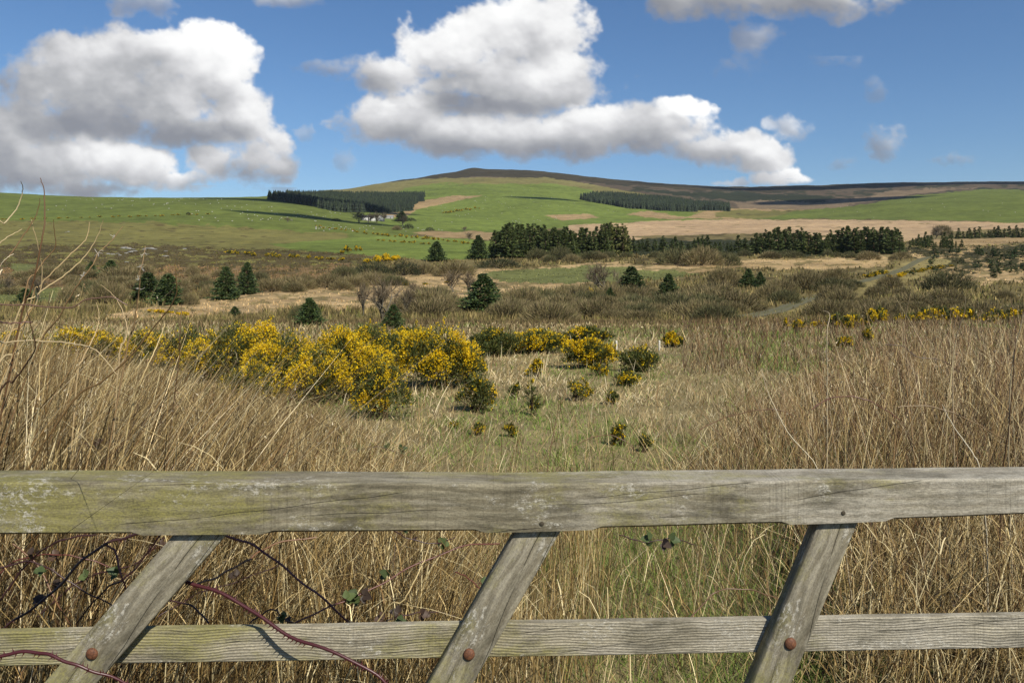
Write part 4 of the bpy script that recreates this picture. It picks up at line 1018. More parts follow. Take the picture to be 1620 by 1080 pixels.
def build_trees():
    rng = np.random.default_rng(77)
    F1 = [conifer_meshes(200 + i, 9000, width=.44, ragged=.42, size=.052, taper=.92) for i in range(3)]        # open grown, seen clearly
    F2 = [conifer_meshes(210 + i, 2600, width=.23, size=.058, ragged=.4, taper=1.1, col=((78,92,48), (96,108,58), (58,72,44), (112,116,66))) for i in range(4)]                     # grove trees
    FL = [conifer_meshes(220 + i, 1500, width=.24, size=.065, ragged=.5, col=((112,116,62), (94,100,52), (128,126,76))) for i in range(2)]
    FY = [conifer_meshes(230 + i, 800, width=.36, size=.10, ragged=.4, col=((66,84,50), (84,100,56), (52,68,42))) for i in range(3)]
    def conifer(px, rb, rt, src, lab, group, Y=None, wide=1.0):
        X, Y, Z = spot(px, rb, Y); H = (EYE + (HROW - rt) / FPX * Y) - Z
        if group.startswith('single'): wide *= 1.18
        t = thing('conifer_tree', (X, Y, Z), lab, 'conifer tree', group, rz=rng.uniform(0, 6.28), scale=(H * wide, H * wide, H))
        obj('crown', src[0], M_NEEDLE, t); obj('trunk', src[1], M_BARK, t); return t
    S = [(765,497,431,1.2,'dark spruce standing alone in the brown scrub near the middle of the valley'),
     (1001,470,420,1.15,'dark leaning spruce right of the rounded bare tree'), (1057,475,432,.95,'small dark spruce, rightmost of the pair beyond the scrub'),
     (965,487,454,.8,'small blue-green spruce at the foot of the rounded bare tree'),
     (357,474,420,.85,'tall dark spruce, left one of the pair at the edge of the tan strip'), (390,466,414,.75,'slim spruce, right one of the pair at the edge of the tan strip'),
     (490,517,470,1.1,'blue-green young spruce directly behind the big gorse group'), (621,521,481,1.0,'small pointed spruce behind the gap in the yellow gorse'),
     (690,413,381,1.15,'broad dark conifer on the lower edge of the green field'), (757,410,371,.95,'dark conifer just left of the large conifer grove'),
     (236,478,430,1.25,'wide dark conifer, left half of the close pair on the left'), (266,482,432,1.2,'wide dark conifer, right half of the close pair on the left'),
     (175,441,411,1.35,'dark squat conifer at the foot of the heather slope'), (144,438,413,.9,'thin dark conifer left of the squat one below the heather'),
     (372,506,484,1.2,'tip of a young blue-green conifer behind the left end of the yellow gorse'),
     (1184,455,424,1.0,'dark young spruce, left of two close together beside the brown thicket'), (1203,457,429,.85,'dark young spruce, right of two close together beside the brown thicket'),
     (40,479,456,1.6,'low dark conifer on the small green patch at the left margin'), (1052,488,462,.9,'small dull conifer in brown scrub below the spruce pair'),
     (1167,484,466,.8,'tiny dark conifer among bare bushes beside the track'), (635,350,334,1.6,'dark pine beside the farm on the green slope')]
    for i, (px, rb, rt, w, lab) in enumerate(S): conifer(px, rb, rt, F1[i % 3] if w > .9 or i < 8 else F1[2], lab, 'single conifers dotted over the valley', wide=w)
    ORD = 'first second third fourth fifth sixth seventh eighth ninth tenth eleventh twelfth thirteenth fourteenth fifteenth'.split()
    def fill(n, pxa, pxb, rowb, toprow, src, lab, grp, wide=1.0, depth=0.12, exact=None):
        xs = np.linspace(pxa, pxb, n) + rng.uniform(-.45, .45, n) * (pxb - pxa) / n
        for i, x in enumerate(xs):
            rb = (rowb(x) if callable(rowb) else rowb); rt = toprow(x) if callable(toprow) else toprow
            Y = Y_at(x, rb) * (1 + depth * (i % 3) / 3 + rng.uniform(0, .03))
            conifer(x, None, rt + rng.uniform(-4, 9), src[rng.integers(len(src))], lab + ', ' + ('front', 'middle', 'back')[i % 3] + ' row, ' + ORD[i // 3] + ' from left', grp, Y=Y, wide=wide * rng.uniform(.85, 1.2))
    fill(44, 784, 912, 409, lambda x: np.interp(x, [784, 800, 850, 900, 915], [362, 354, 357, 361, 366]), F2, 'dark conifer in the dense central grove', 'conifers of the dense central grove', 1.15, .1)
    fill(14, 918, 962, 407, lambda x: np.interp(x, [918, 940, 962], [360, 358, 355]), F2, 'dark conifer in the smaller grove', 'conifers of the smaller grove', 1.0, .08)
    fill(13, 955, 994, 405, lambda x: np.interp(x, [955, 968, 985, 994], [356, 350, 356, 364]), FL + F2[:1], 'tall olive conifer beside the smaller grove', 'olive conifers of the smaller grove', 1.0, .06)
    fill(24, 1002, 1200, 400, lambda x: 376 + 3 * math.sin(x / 9), F2, 'low conifer in the left end of the belt', 'low conifers of the long belt', 1.5)
    fill(30, 1195, 1312, 403, lambda x: np.interp(x, [1195, 1230, 1260, 1290, 1312], [370, 362, 361, 370, 374]), F2 + FL[:1], 'dark conifer in the middle of the belt', 'middle conifers of the long belt', 1.2, .1)
    fill(34, 1310, 1422, 402, lambda x: np.interp(x, [1310, 1340, 1370, 1400, 1422], [368, 360, 361, 357, 364]), F2, 'tall conifer in the right end of the belt', 'tall conifers of the long belt', 1.15, .1)
    fill(20, 1440, 1520, lambda x: 394, lambda x: 372 + 5 * math.sin(x / 6), F2, 'small scattered conifer right of the belt', 'scattered conifers right of the belt', 1.1, .1)
    fill(26, 1500, 1640, lambda x: np.interp(x, [1500, 1640], [379, 376]), lambda x: np.interp(x, [1500, 1560, 1640], [364, 360, 358]), F2, 'conifer in the thin far line at right', 'conifers of the far right line', 1.3, .05)
    xs = rng.uniform(1440, 1700, 60)
    for i, x in enumerate(xs):
        rb = rng.uniform(398, 440)
        conifer(x, rb, rb - rng.uniform(9, 15), FY[i % 3], 'knee high young conifer in the rough planting on the right', 'young conifers planted on the right', wide=1.4)
    # bare trees
    B = [bare_meshes(300 + i, 1300, spread=.72, sw=.005, trunk=.20) for i in range(3)]
    def bare(px, rb, rt, i, lab, wide=1.0, grp='leafless trees in the valley', tint=None):
        X, Y, Z = spot(px, rb); H = (EYE + (HROW - rt) / FPX * Y) - Z
        t = thing('bare_tree', (X, Y, Z), lab, 'bare tree', grp, rz=rng.uniform(0, 6.28), scale=(H * wide, H * wide, H))
        obj('trunk', B[i % 3][0], M_BARK, t); obj('twigs', B[i % 3][1], M_TWIG, t)
    for i, a in enumerate([(955,468,407,1.0,'rounded leafless tree with fine grey twigs in the middle distance'), (600,514,424,.95,'leafless tree with a pale split trunk behind the gorse'),
        (574,500,440,.6,'slim leafless tree just left of the pale trunked one'), (640,503,446,.7,'slim leafless tree just right of the pale trunked one'),
        (718,462,421,1.1,'low spreading leafless tree left of the lone spruce'), (742,466,426,.9,'dark twiggy leafless tree close behind the lone spruce'),
        (655,478,440,.8,'thin leafless tree on the tan strip'), (1480,378,352,1.1,'pale leafless tree above the right end of the belt'),
        (568,353,333,1.7,'grey leafless tree at the left end of the farm'), (583,353,334,1.2,'grey leafless tree behind the white farmhouse'), (595,353,332,1.4,'grey leafless tree between the white farm buildings'),
        (608,351,334,1.1,'grey leafless tree at the right end of the farm'), (637,358,338,.9,'grey leafless tree standing in the green slope right of the farm'), (455,352,342,1.5,'tiny leafless tree alone on the left pasture'),
        (742,381,366,1.2,'small round leafless tree on the tan field edge'), (736,366,357,1.5,'small leafless tree on the hedge line above the tan field'),
        (15,466,430,.9,'leafless tree behind the stems at the left margin'), (60,474,432,1.0,'leafless tree on the rusty slope at the far left')]):
        bare(a[0], a[1], a[2], i, a[4], a[3])
    # bare shrubs
    SH = [shrub_mesh(400 + i) for i in range(4)]; SO = [shrub_mesh(410 + i, col=((110,108,70), (92,94,60), (130,124,84))) for i in range(2)]
    SD = [shrub_mesh(420 + i, 1300, col=((58,66,42), (72,78,48), (46,54,36))) for i in range(2)]
    def shrub(px, rb, rt, hw, src, lab, grp, i, cat='shrub'):
        X, Y, Z = spot(px, rb); H = (EYE + (HROW - rt) / FPX * Y) - Z; W = hw / FPX * Y
        o = obj('bare_shrub', src[i % len(src)], M_TWIG, None, (X, Y, Z), label=lab, category=cat, group=grp)
        o.rotation_euler = (0, 0, rng.uniform(0, 6.28)); o.scale = (W, W, H)
    L = [(170,480,437,34,SH,'large rounded grey-brown bush on the left below the heather'), (112,478,448,22,SH,'grey bush left of the large rounded one'), (205,478,455,14,SH,'small grey bush right of the large rounded one'),
     (305,437,416,12,SH,'pale bush on the heather edge above the conifer pair'), (330,472,446,16,SH,'grey bush left of the tall spruce'), (300,482,460,16,SH,'grey bush right of the close conifer pair'),
     (430,462,438,30,SH,'wide grey bush right of the slim spruce'), (475,458,435,28,SH,'wide grey-brown bush on the left bank'), (520,455,430,30,SH,'tall grey-brown bush on the left bank'),
     (545,440,418,26,SO,'olive tinted bush below the green field'), (590,437,412,34,SD,'dark green bush below the yellow gorse patch'), (640,436,411,30,SD,'dark green rounded bush left of the broad conifer'),
     (560,455,432,26,SH,'grey bush below the dark green one'), (615,452,430,24,SH,'brown bush in front of the dark green rounded one'), (670,434,414,24,SH,'brown bush under the broad conifer'), (720,436,412,34,SH,'brown bush right of the broad conifer'),
     (790,424,408,40,SD,'long low dark bush in front of the grove'), (850,410,392,20,SO,'olive bush at the foot of the dense grove'), (885,412,388,22,SO,'olive bush below the gap between the groves'), (905,416,400,16,SH,'small grey bush in front of the grove'), (935,410,396,20,SO,'light olive bush in front of the smaller grove'),
     (1070,418,390,34,SO,'large pale olive bush left of the long belt'), (1110,420,386,34,SH,'large pale bush at the left end of the long belt'), (1150,420,396,24,SO,'olive bush below the long belt'),
     (1145,452,416,28,SH,'tall brown bush beside the two young spruces'), (1235,466,438,30,SH,'brown bush left of the track'), (1275,458,424,34,SH,'wide dark brown bush left of the track'), (1320,448,420,26,SH,'dark brown bush nearest the bend of the track'),
     (1218,474,446,26,SH,'grey bush between the two young spruces and the track'), (968,486,442,24,SH,'grey bush behind the small blue-green spruce'), (1240,480,456,26,SO,'olive bush close to the track'),
     (1490,372,354,16,SH,'rounded grey bush above the right end of the belt'), (480,508,478,26,SO,'olive bush behind the left gorse group'), (690,486,452,34,SO,'olive bush left of the lone spruce'), (650,350,344,9,SD,'round dark bush right of the farm'),
     (646,362,353,10,SD,'round dark bush on the hedge below the farm'), (628,364,356,8,SH,'grey bush beside the round dark one on the hedge'), (680,365,359,8,SD,'low dark bush on the hedge right of the round one'), (532,350,345,9,SD,'dark bush on the shaded green left of the farm'), (298,340,335,4,SD,'lone dark bush on the left pasture')]
    for i, a in enumerate(L): shrub(a[0], a[1], a[2], a[3], a[4], a[5], 'bushes of the valley', i)
    def zone(px, rb):
        a = ['behind the dense yellow gorse', 'below the rounded bare tree', 'under the spruce pair', 'left of the track', 'by the near track bend', 'above the yellow patch', 'at the right margin']
        return a[int(np.searchsorted([800, 900, 1010, 1110, 1230, 1420], px))] + (', far' if rb < 486 else ', near')
    for i in range(120):                                           # the brown thicket
        px = rng.uniform(650, 1700) if i % 3 else rng.uniform(800, 1180); rb = rng.uniform(470, 512)
        if 1160 < px < 1300 and rb > 462: continue
        if abs(px - 765) < 30: continue
        if px > 1250: rb = rng.uniform(452, 508)
        h = rng.uniform(16, 40) * (1.0 if rb > 480 else .8)
        shrub(px, rb, rb - h, h * rng.uniform(.8, 1.5), SH if rng.uniform() < .75 else SO, ('low' if h < 24 else 'tall') + ' brown bush in the thicket ' + zone(px, rb), 'bushes of the brown thicket, ' + zone(px, rb), i)
    for i in range(34):
        px = rng.uniform(790, 1430); rb = np.interp(px, [790, 1000, 1430], [414, 408, 407]) + rng.uniform(-2, 5); h = rng.uniform(6, 15)
        shrub(px, rb, rb - h, h * rng.uniform(.8, 1.5), SO if i % 3 else SH, 'small olive bush at the foot of ' + ('the central groves' if px < 1000 else ('the long belt, left half' if px < 1230 else 'the long belt, right half')), 'bushes at the foot of the conifers', i)
    for i in range(46):
        px = rng.uniform(-60, 640); rb = rng.uniform(432, 470) if px < 330 else rng.uniform(436, 462)
        h = rng.uniform(12, 24); shrub(px, rb, rb - h, h * rng.uniform(.9, 1.6), SH if i % 4 else SO, ('small bare bush ' + ['at the left margin under the heather', 'between the close conifer pair and the tall spruce', 'right of the slim spruce on the bank', 'below the dark green bushes on the bank'][int(np.searchsorted([150, 380, 520], px))]), 'bushes of the bank', i)
    # far gorse: small bushes with yellow
    gm = [gorse_mesh(500 + i, 1.0, 1.0, 520, 520, .9, 7, .16, .11) for i in range(3)]; gd = [gorse_mesh(510 + i, 1.0, 1.0, 620, 110, .35, 7, .16, .10) for i in range(2)]
    def fg(px, rb, hpx, wpx, src, lab, grp, i):
        X, Y, Z = spot(px, rb); t = thing('gorse_bush', (X, Y, Z), lab, 'gorse bush', grp, rz=rng.uniform(0, 6.28), scale=(wpx / FPX * Y, wpx / FPX * Y, hpx / FPX * Y))
        s = src[i % len(src)]; obj('foliage', s[0], M_GORSE, t); obj('blossoms', s[1], M_FLOWER, t)
    k = 0
    for (x0, r0, x1, r1, n, h, w, src, lab, grp) in [
        (500,359,556,366,9,3,3.2,gd,'tiny gorse bush in the upper dotted line above the green tongue','upper dotted gorse line'), (566,369,690,380,18,4,4,gd,'tiny gorse bush in the long dotted line across the green tongue','long dotted gorse line'),
        (704,381,748,387,8,3,3.5,gd,'tiny gorse bush in the right end of the dotted line','right end of the dotted gorse line'), (600,380,676,387,10,3.5,4,gd,'tiny gorse bush in the lower dotted line','lower dotted gorse line'),
        (700,338,756,330,13,2.6,3,gd,'tiny gorse bush on the old bank across the main hill','gorse on the hill bank'), (0,348,330,340,24,2,3.6,gd,'tiny dark gorse bush along the old bank of the left pasture','gorse on the left bank'),
        (585,414,632,412,7,9,8,gm,'yellow gorse bush in the bright patch under the green field','bright gorse patch under the green field'), (545,400,572,398,4,8,7,gd,'rusty gorse bush above the bright patch','rusty gorse above the bright patch'),
        (360,402,540,412,14,5,7,gd,'gorse bush with dull yellow along the top of the heather','gorse along the heather top'), (240,494,300,500,6,5,8,gm,'low yellow gorse at the near edge of the tan strip','low gorse by the tan strip'),
        (880,476,935,470,7,10,10,gm,'yellow gorse bush in the scrub left of the rounded bare tree','gorse left of the rounded bare tree'), (1240,520,1295,518,5,12,12,gd,'dull yellow gorse at the left end of the far right patch','left end of the far right gorse'),
        (1322,520,1400,511,8,20,18,gd,'yellow gorse bush in the big patch beyond the right stalks','big far right gorse patch'), (1400,511,1500,508,8,20,18,gd,'dull yellow gorse bush in the shaded far right patch','shaded far right gorse patch'),
        (1500,512,1690,509,14,20,18,gd,'olive gorse bush in the dark strip at the far right','dark strip gorse'), (1370,438,1395,436,3,6,8,gd,'low gorse beside the bend of the track','gorse left of the track bend'),
        (1410,440,1430,437,3,5,8,gm,'low yellow gorse between track and young conifers','gorse right of the track bend'), (1440,432,1500,422,7,5,8,gd,'low gorse among the young conifers','gorse among the young conifers'), (650,452,700,448,3,5,6,gd,'small gorse bush on the tan strip bank','gorse on the tan strip bank')]:
        for t in np.linspace(0, 1, n):
            x = x0 + (x1 - x0) * t + rng.uniform(-1, 1) * abs(x1 - x0) / n * .6; r = r0 + (r1 - r0) * t + rng.uniform(-.8, .8) * (1 if h < 6 else 3)
            fg(x, r, h * rng.uniform(.6, 1.25), w * rng.uniform(.6, 1.4), src, lab, grp, k); k += 1
build_trees()

def build_plantations():
    rng = np.random.default_rng(9)
    for poly, lab in (([(424,315),(480,324),(530,333),(560,336),(650,335),(652,324),(674,318),(670,312),(560,311),(480,311)], 'dark conifer plantation on the hillside behind the farm'),
                      ([(918,315),(945,322),(1000,331),(1080,334),(1154,335),(1152,329),(1100,324),(1060,316),(990,311),(940,311)], 'dark conifer plantation on the right flank of the main hill')):
        pa = np.array(poly, float); mb = MB(); n = 0
        px = rng.uniform(pa[:, 0].min(), pa[:, 0].max(), 60000); Y = rng.uniform(950, 2300, 60000); X = (px - 810) / FPX * Y; Z = ground_z(X, Y)
        row = HROW - FPX * (Z - EYE) / Y
        m = inpoly(px + 16 * (fbm(X / 60, Y / 90, 23, 3) - .5), row + 5 * (fbm(X / 50, Y / 80, 24, 3) - .5), poly); X, Y, Z = X[m], Y[m], Z[m]
        # thin to a spacing of about 6 m on a jittered grid
        key = np.round(X / 4.6).astype(int) * 100003 + np.round(Y / 6.0).astype(int); _, u = np.unique(key, return_index=True); X, Y, Z = X[u], Y[u], Z[u]
        n = len(X); H = rng.uniform(9.5, 15, n) * (.85 + .3 * vnoise(X / 40, Y / 60, 3)); Rr = H * rng.uniform(.20, .28, n)
        V = []; 
        c = pal(((50,62,40), (60,72,44), (40,52,36)), n, rng, .18)
        for li, (za, zb, rs) in enumerate(((0.0, .55, 1.0), (.32, .8, .72), (.6, 1.04, .42))):
            a0 = rng.uniform(0, 6.28, n)
            ring = np.stack([np.stack([X + Rr * rs * rng.uniform(.75, 1.2, n) * np.cos(a0 + k * 2 * math.pi / 6), Y + Rr * rs * np.sin(a0 + k * 2 * math.pi / 6), Z + H * za * rng.uniform(.9, 1.1, n)], 1) for k in range(6)] + [np.stack([X, Y, Z + H * zb], 1)], 1)
            o = (np.arange(n) * 7)[:, None]; F = np.concatenate([o + np.array([k, (k + 1) % 6, 6])[None] for k in range(6)])
            mb.add(ring.reshape(-1, 3), F, np.repeat(c, 7, 0))
        obj('conifer_plantation', mb.mesh('conifer_plantation'), M_FOREST, kind='stuff', label=lab, category='plantation')
build_plantations()

# ------------------------------------------------------------------ farm, rocks, sheep, posts
def flat_mat(name, col, rough=.85, scale=3.0, var=.25):
    m, nt = new_mat(name); g = nt.noise(nt.node('ShaderNodeTexCoord').outputs['Object'], scale, 5, .6)
    c = nt.mix(g, tuple(np.array(col) * (1 - var)), tuple(np.minimum(np.array(col) * (1 + var), .85)))
    p = principled(nt, c, rough, .2); nt.node('ShaderNodeOutputMaterial', {'Surface': p.outputs[0]}); return m
M_WHITE = flat_mat('limewash', (.46, .45, .42)); M_SLATE = flat_mat('slate', (.09, .095, .11)); M_GLASS = flat_mat('window_glass', (.03, .035, .04), .2); M_STONE = flat_mat('grey_stone', (.27, .26, .24)); M_TIN = flat_mat('barn_sheet', (.25, .25, .25))
def boxv(x0, x1, y0, y1, z0, z1):
    V = [(x, y, z) for z in (z0, z1) for y in (y0, y1) for x in (x0, x1)]
    return V, np.array([(0, 2, 3, 1), (4, 5, 7, 6), (0, 1, 5, 4), (2, 6, 7, 3), (0, 4, 6, 2), (1, 3, 7, 5)])
def building(px, row, w, d, h, roof, wallm, roofm, rz, lab, name='farmhouse', chim=True, wins=3):
    X, Y, Z = spot(px, row); t = thing(name, (X, Y, Z - .2), lab, 'building', 'farm buildings below the plantation', rz=rz)
    mb = MB(); V, F = boxv(-w / 2, w / 2, -d / 2, d / 2, -1.5, h); mb.add(V, F, (1, 1, 1))
    mb.add([(-w / 2, -d / 2, h), (-w / 2, d / 2, h), (-w / 2, 0, h + roof), (w / 2, -d / 2, h), (w / 2, d / 2, h), (w / 2, 0, h + roof)], np.array([(0, 1, 2), (3, 5, 4)]), (1, 1, 1))
    obj('wall', mb.mesh('wall'), wallm, t)
    mb = MB(); e = .4; s = roof / (d / 2)
    for sg in (-1, 1):
        V = [(-w / 2 - e, sg * (d / 2 + e), h - e * s + .02), (w / 2 + e, sg * (d / 2 + e), h - e * s + .02), (w / 2 + e, 0, h + roof + .02), (-w / 2 - e, 0, h + roof + .02)]
        V += [(x, y, z + .18) for x, y, z in V]
        mb.add(V, np.array([(0, 1, 2, 3), (4, 5, 6, 7), (0, 1, 5, 4), (1, 2, 6, 5), (2, 3, 7, 6), (3, 0, 4, 7)]), (1, 1, 1))
    r = obj('roof', mb.mesh('roof'), roofm, t)
    if chim:
        for sx in (-1, 1):
            mb = MB(); V, F = boxv(sx * w * .42 - .4, sx * w * .42 + .4, -.35, .35, h + roof - .3, h + roof + 1.0); mb.add(V, F, (1, 1, 1)); obj('chimney', mb.mesh('chimney'), wallm, r)
    for i in range(wins):
        x = (i + .5) / wins * w - w / 2
        for z in ((1.0, 2.1), (3.4, 4.4)):
            if z[1] > h: continue
            if i == wins // 2 and z[0] < 2: mb = MB(); V, F = boxv(x - .5, x + .5, -d / 2 - .06, -d / 2 + .02, 0, 2.1); mb.add(V, F, (1, 1, 1)); obj('door', mb.mesh('door'), M_SLATE, t); continue
            mb = MB(); V, F = boxv(x - .5, x + .5, -d / 2 - .06, -d / 2 + .02, z[0], z[1]); mb.add(V, F, (1, 1, 1)); obj('window', mb.mesh('window'), M_GLASS, t)
building(579, 349, 10, 6, 4.2, 2.2, M_WHITE, M_SLATE, .15, 'long white farmhouse at the left of the farm below the plantation')
building(589, 350, 6, 6, 4.4, 2.2, M_WHITE, M_SLATE, -.5, 'small white outbuilding between the two white houses', 'outbuilding', False, 1)
building(602, 350, 6, 9, 4.0, 3.0, M_WHITE, M_SLATE, 1.45, 'white gabled house at the right of the farm', 'cottage', True, 2)
building(614, 346, 14, 6, 2.8, 1.6, M_STONE, M_TIN, .05, 'long low grey barn right of the white houses', 'barn', False, 2)

def rock_mesh(seed):
    rng = np.random.default_rng(seed); n = 90; V = rng.normal(size=(n, 3)); V /= np.linalg.norm(V, axis=1)[:, None]
    import bmesh
    bm = bmesh.new(); bmesh.ops.create_icosphere(bm, subdivisions=3, radius=1)
    for v in bm.verts:
        c = v.co; k = 1 + .35 * (float(fbm(np.array([c.x * 1.3 + seed]), np.array([c.y * 1.3 + c.z * 1.7]), seed, 3)[0]) - .5) * 2
        v.co = Vector((c.x * k * 1.5, c.y * k, max(-.3, min(c.z * k * .7, .52 + .1 * c.x))))
    me = bpy.data.meshes.new('boulder'); bm.to_mesh(me); bm.free(); me.materials.append(M_ROCK); return me
M_ROCK = flat_mat('pale_rock', (.21, .20, .18), .9, 2.0, .35)
def build_rocks():
    rng = np.random.default_rng(4); R = [rock_mesh(i) for i in range(3)]
    for i, (px, row) in enumerate([(197,393),(203,394),(210,395),(232,394),(238,394),(244,395),(200,401),(206,399),(212,398),(190,404),(178,403),(262,398),(170,402),(228,395),(104,368),(108,367),(262,406),(201,415),(292,394),(186,402)]):
        X, Y, Z = spot(px, row); s = rng.uniform(.35, .8) * (1.5 if i in (3, 4, 0, 1) else 1)
        o = obj('boulder', R[i % 3], None, None, (X, Y, Z + .1 * s), label='pale boulder lying in the outcrop on the dark heather slope', category='rock', group='boulders on the heather slope')
        o.rotation_euler = (0, 0, rng.uniform(-.6, .6)); o.scale = (s * 1.3, s, s)
build_rocks()

def sheep_mesh():
    import bmesh
    mb = MB(); rng = np.random.default_rng(1)
    W = np.array((.40, .385, .34)); D = np.array((.10, .09, .08))
    def ell(c, r, col, s=8, q=6):
        V = []; 
        for i in range(q + 1):
            a = math.pi * i / q
            for j in range(s):
                b = 2 * math.pi * j / s; k = 1 + .06 * math.sin(5 * b + 3 * i)
                V.append((c[0] + r[0] * math.cos(a) , c[1] + r[1] * k * math.sin(a) * math.cos(b), c[2] + r[2] * k * math.sin(a) * math.sin(b)))
        F = [(i * s + j, i * s + (j + 1) % s, (i + 1) * s + (j + 1) % s, (i + 1) * s + j) for i in range(q) for j in range(s)]
        mb.add(V, np.array(F), col)
    ell((0, 0, .68), (.58, .27, .30), W); ell((.50, 0, .80), (.22, .13, .17), W * .95); ell((.72, 0, .78), (.17, .075, .09), D * 3)
    for sy in (-1, 1):
        ell((.60, sy * .12, .84), (.04, .09, .03), D * 2.5, 5, 3)
        for sx in (-.34, .34): tube(mb, [(sx, sy * .14, .55), (sx + .02, sy * .14, .28), (sx - .01, sy * .14, 0)], [.07, .04, .035], D * 2, 5)
    tube(mb, [(-.56, 0, .75), (-.64, 0, .62), (-.65, 0, .5)], [.05, .04, .03], W, 5)
    me = mb.mesh('sheep', True); me.materials.append(M_FLEECE); return me
def build_sheep():
    rng = np.random.default_rng(6); me = sheep_mesh()
    sets = [(70, 60, 430, 315, 335, 'white sheep grazing in the flock high on the left pasture', 'sheep on the left pasture'),
            (50, 300, 560, 336, 352, 'white sheep grazing in the flock on the green slope left of the farm', 'sheep left of the farm'),
            (46, 500, 700, 356, 368, 'white sheep grazing in the flock on the green below the farm', 'sheep below the farm'),
            (80, 650, 880, 300, 356, 'white sheep grazing in the flock on the main hill', 'sheep on the main hill'),
            (22, 880, 1060, 310, 345, 'white sheep grazing on the right flank of the main hill', 'sheep on the right flank'),
            (24, 1300, 1610, 308, 345, 'white sheep grazing in the flock on the right hill', 'sheep on the right hill')]
    for n, x0, x1, r0, r1, lab, grp in sets:
        cx = rng.uniform(x0, x1, 7); cr = rng.uniform(r0, r1, 7)
        for i in range(n):
            if rng.uniform() < .5: k = rng.integers(7); x = cx[k] + rng.normal(0, 16); r = cr[k] + rng.normal(0, 2.2)
            else: x = rng.uniform(x0, x1); r = rng.uniform(r0, r1)
            x = min(max(x, x0), x1); r = min(max(r, r0), r1)
            X, Y, Z = spot(x, r)
            o = obj('sheep', me, None, None, (X, Y, Z - .03), label=lab, category='sheep', group=grp)
            o.rotation_euler = (0, 0, rng.choice([0, math.pi]) + rng.normal(0, .6)); s = rng.uniform(.95, 1.15); o.scale = (s, s, s)
build_sheep()
def build_posts():
    M = flat_mat('post_wood', (.55, .52, .45), .8, 20)
    for px, row, Y, lab in ((975, 553, 19.0, 'short pale post at the back of the clearing, behind the dense yellow gorse'), (1043, 556, 19.5, 'short pale post left of the small round yellow gorse bush')):
        X = (px - 810) / FPX * Y; Z = float(ground_z(X, Y)); zt = EYE + (HROW - 538) / FPX * Y
        mb = MB(); q = smooth_line([(0, 0, -.1), (.004, 0, .2), (.0, 0, zt - Z - .02)], 6); tube(mb, q, [.024, .024, .023, .023, .022, .02], (1, 1, 1), 8)
        mb.add([(0, 0, zt - Z)] + [(math.cos(a) * .02, math.sin(a) * .02, zt - Z - .02) for a in np.arange(8) / 8 * 2 * math.pi], np.array([(0, 1 + i, 1 + (i + 1) % 8) for i in range(8)]), (1, 1, 1))
        obj('post', mb.mesh('post'), M, None, (X, Y, Z), label=lab, category='post')
build_posts()

# ------------------------------------------------------------------ single tall dead stems and brambles
def stem_line(pts, Y0, Y1):
    k = len(pts); return [P3(p, r, Y0 + (Y1 - Y0) * i / max(1, k - 1)) for i, (p, r) in enumerate(pts)]
def dead_stem(pts, Y, w, col, lab, heads=0, i=0):
    """pts from the tip down; extended to the ground"""
    rng = np.random.default_rng(900 + i)
    pts = list(pts); (a, b), (c, d) = pts[-2], pts[-1]
    g = HROW + FPX * EYE / Y; dx = (c - a) / max(6, abs(d - b)) if abs(d - b) > 3 else 0; dx = max(-1.2, min(1.2, dx))
    if d < g: pts += [(c + dx * .45 * (g - d) * .4, d + (g - d) * .4), (c + dx * .5 * (g - d) * .6, g + 14)]
    L = smooth_line(stem_line(pts, Y, Y), 44); n = len(L)
    L[:, 1] += .05 * np.sin(np.linspace(0, 5, n) + i); L += rng.normal(0, .0008, L.shape)
    rads = np.interp(np.linspace(0, 1, n), [0, .3, 1], [.0011, .0022, w])
    base = L[-1].copy(); mb = MB(); tube(mb, L - base, rads, np.array(srgb(*col)) * ALB, 5)
    t = obj('dead_stem', mb.mesh('dead_stem', True), M_STRAW, None, tuple(base), label=lab, category='dead stem', group='tall dead stems standing above the stalks')
    if heads:
        hb = MB(); idx = np.linspace(3, 18, heads).astype(int)
        for j in idx:
            p = L[j] - base
            for q in range(7):
                d = rng.normal(size=3) * [1, .6, 1]; d /= np.linalg.norm(d); e = p + d * rng.uniform(.006, .02)
                tube(hb, smooth_line([p, (p + e) / 2 + rng.normal(0, .003, 3), e], 4), [.0011, .001, .0009, .0006], srgb(206, 198, 184) * ALB, 3)
        obj('seed_fluff', hb.mesh('seed_fluff'), M_STRAW, t)
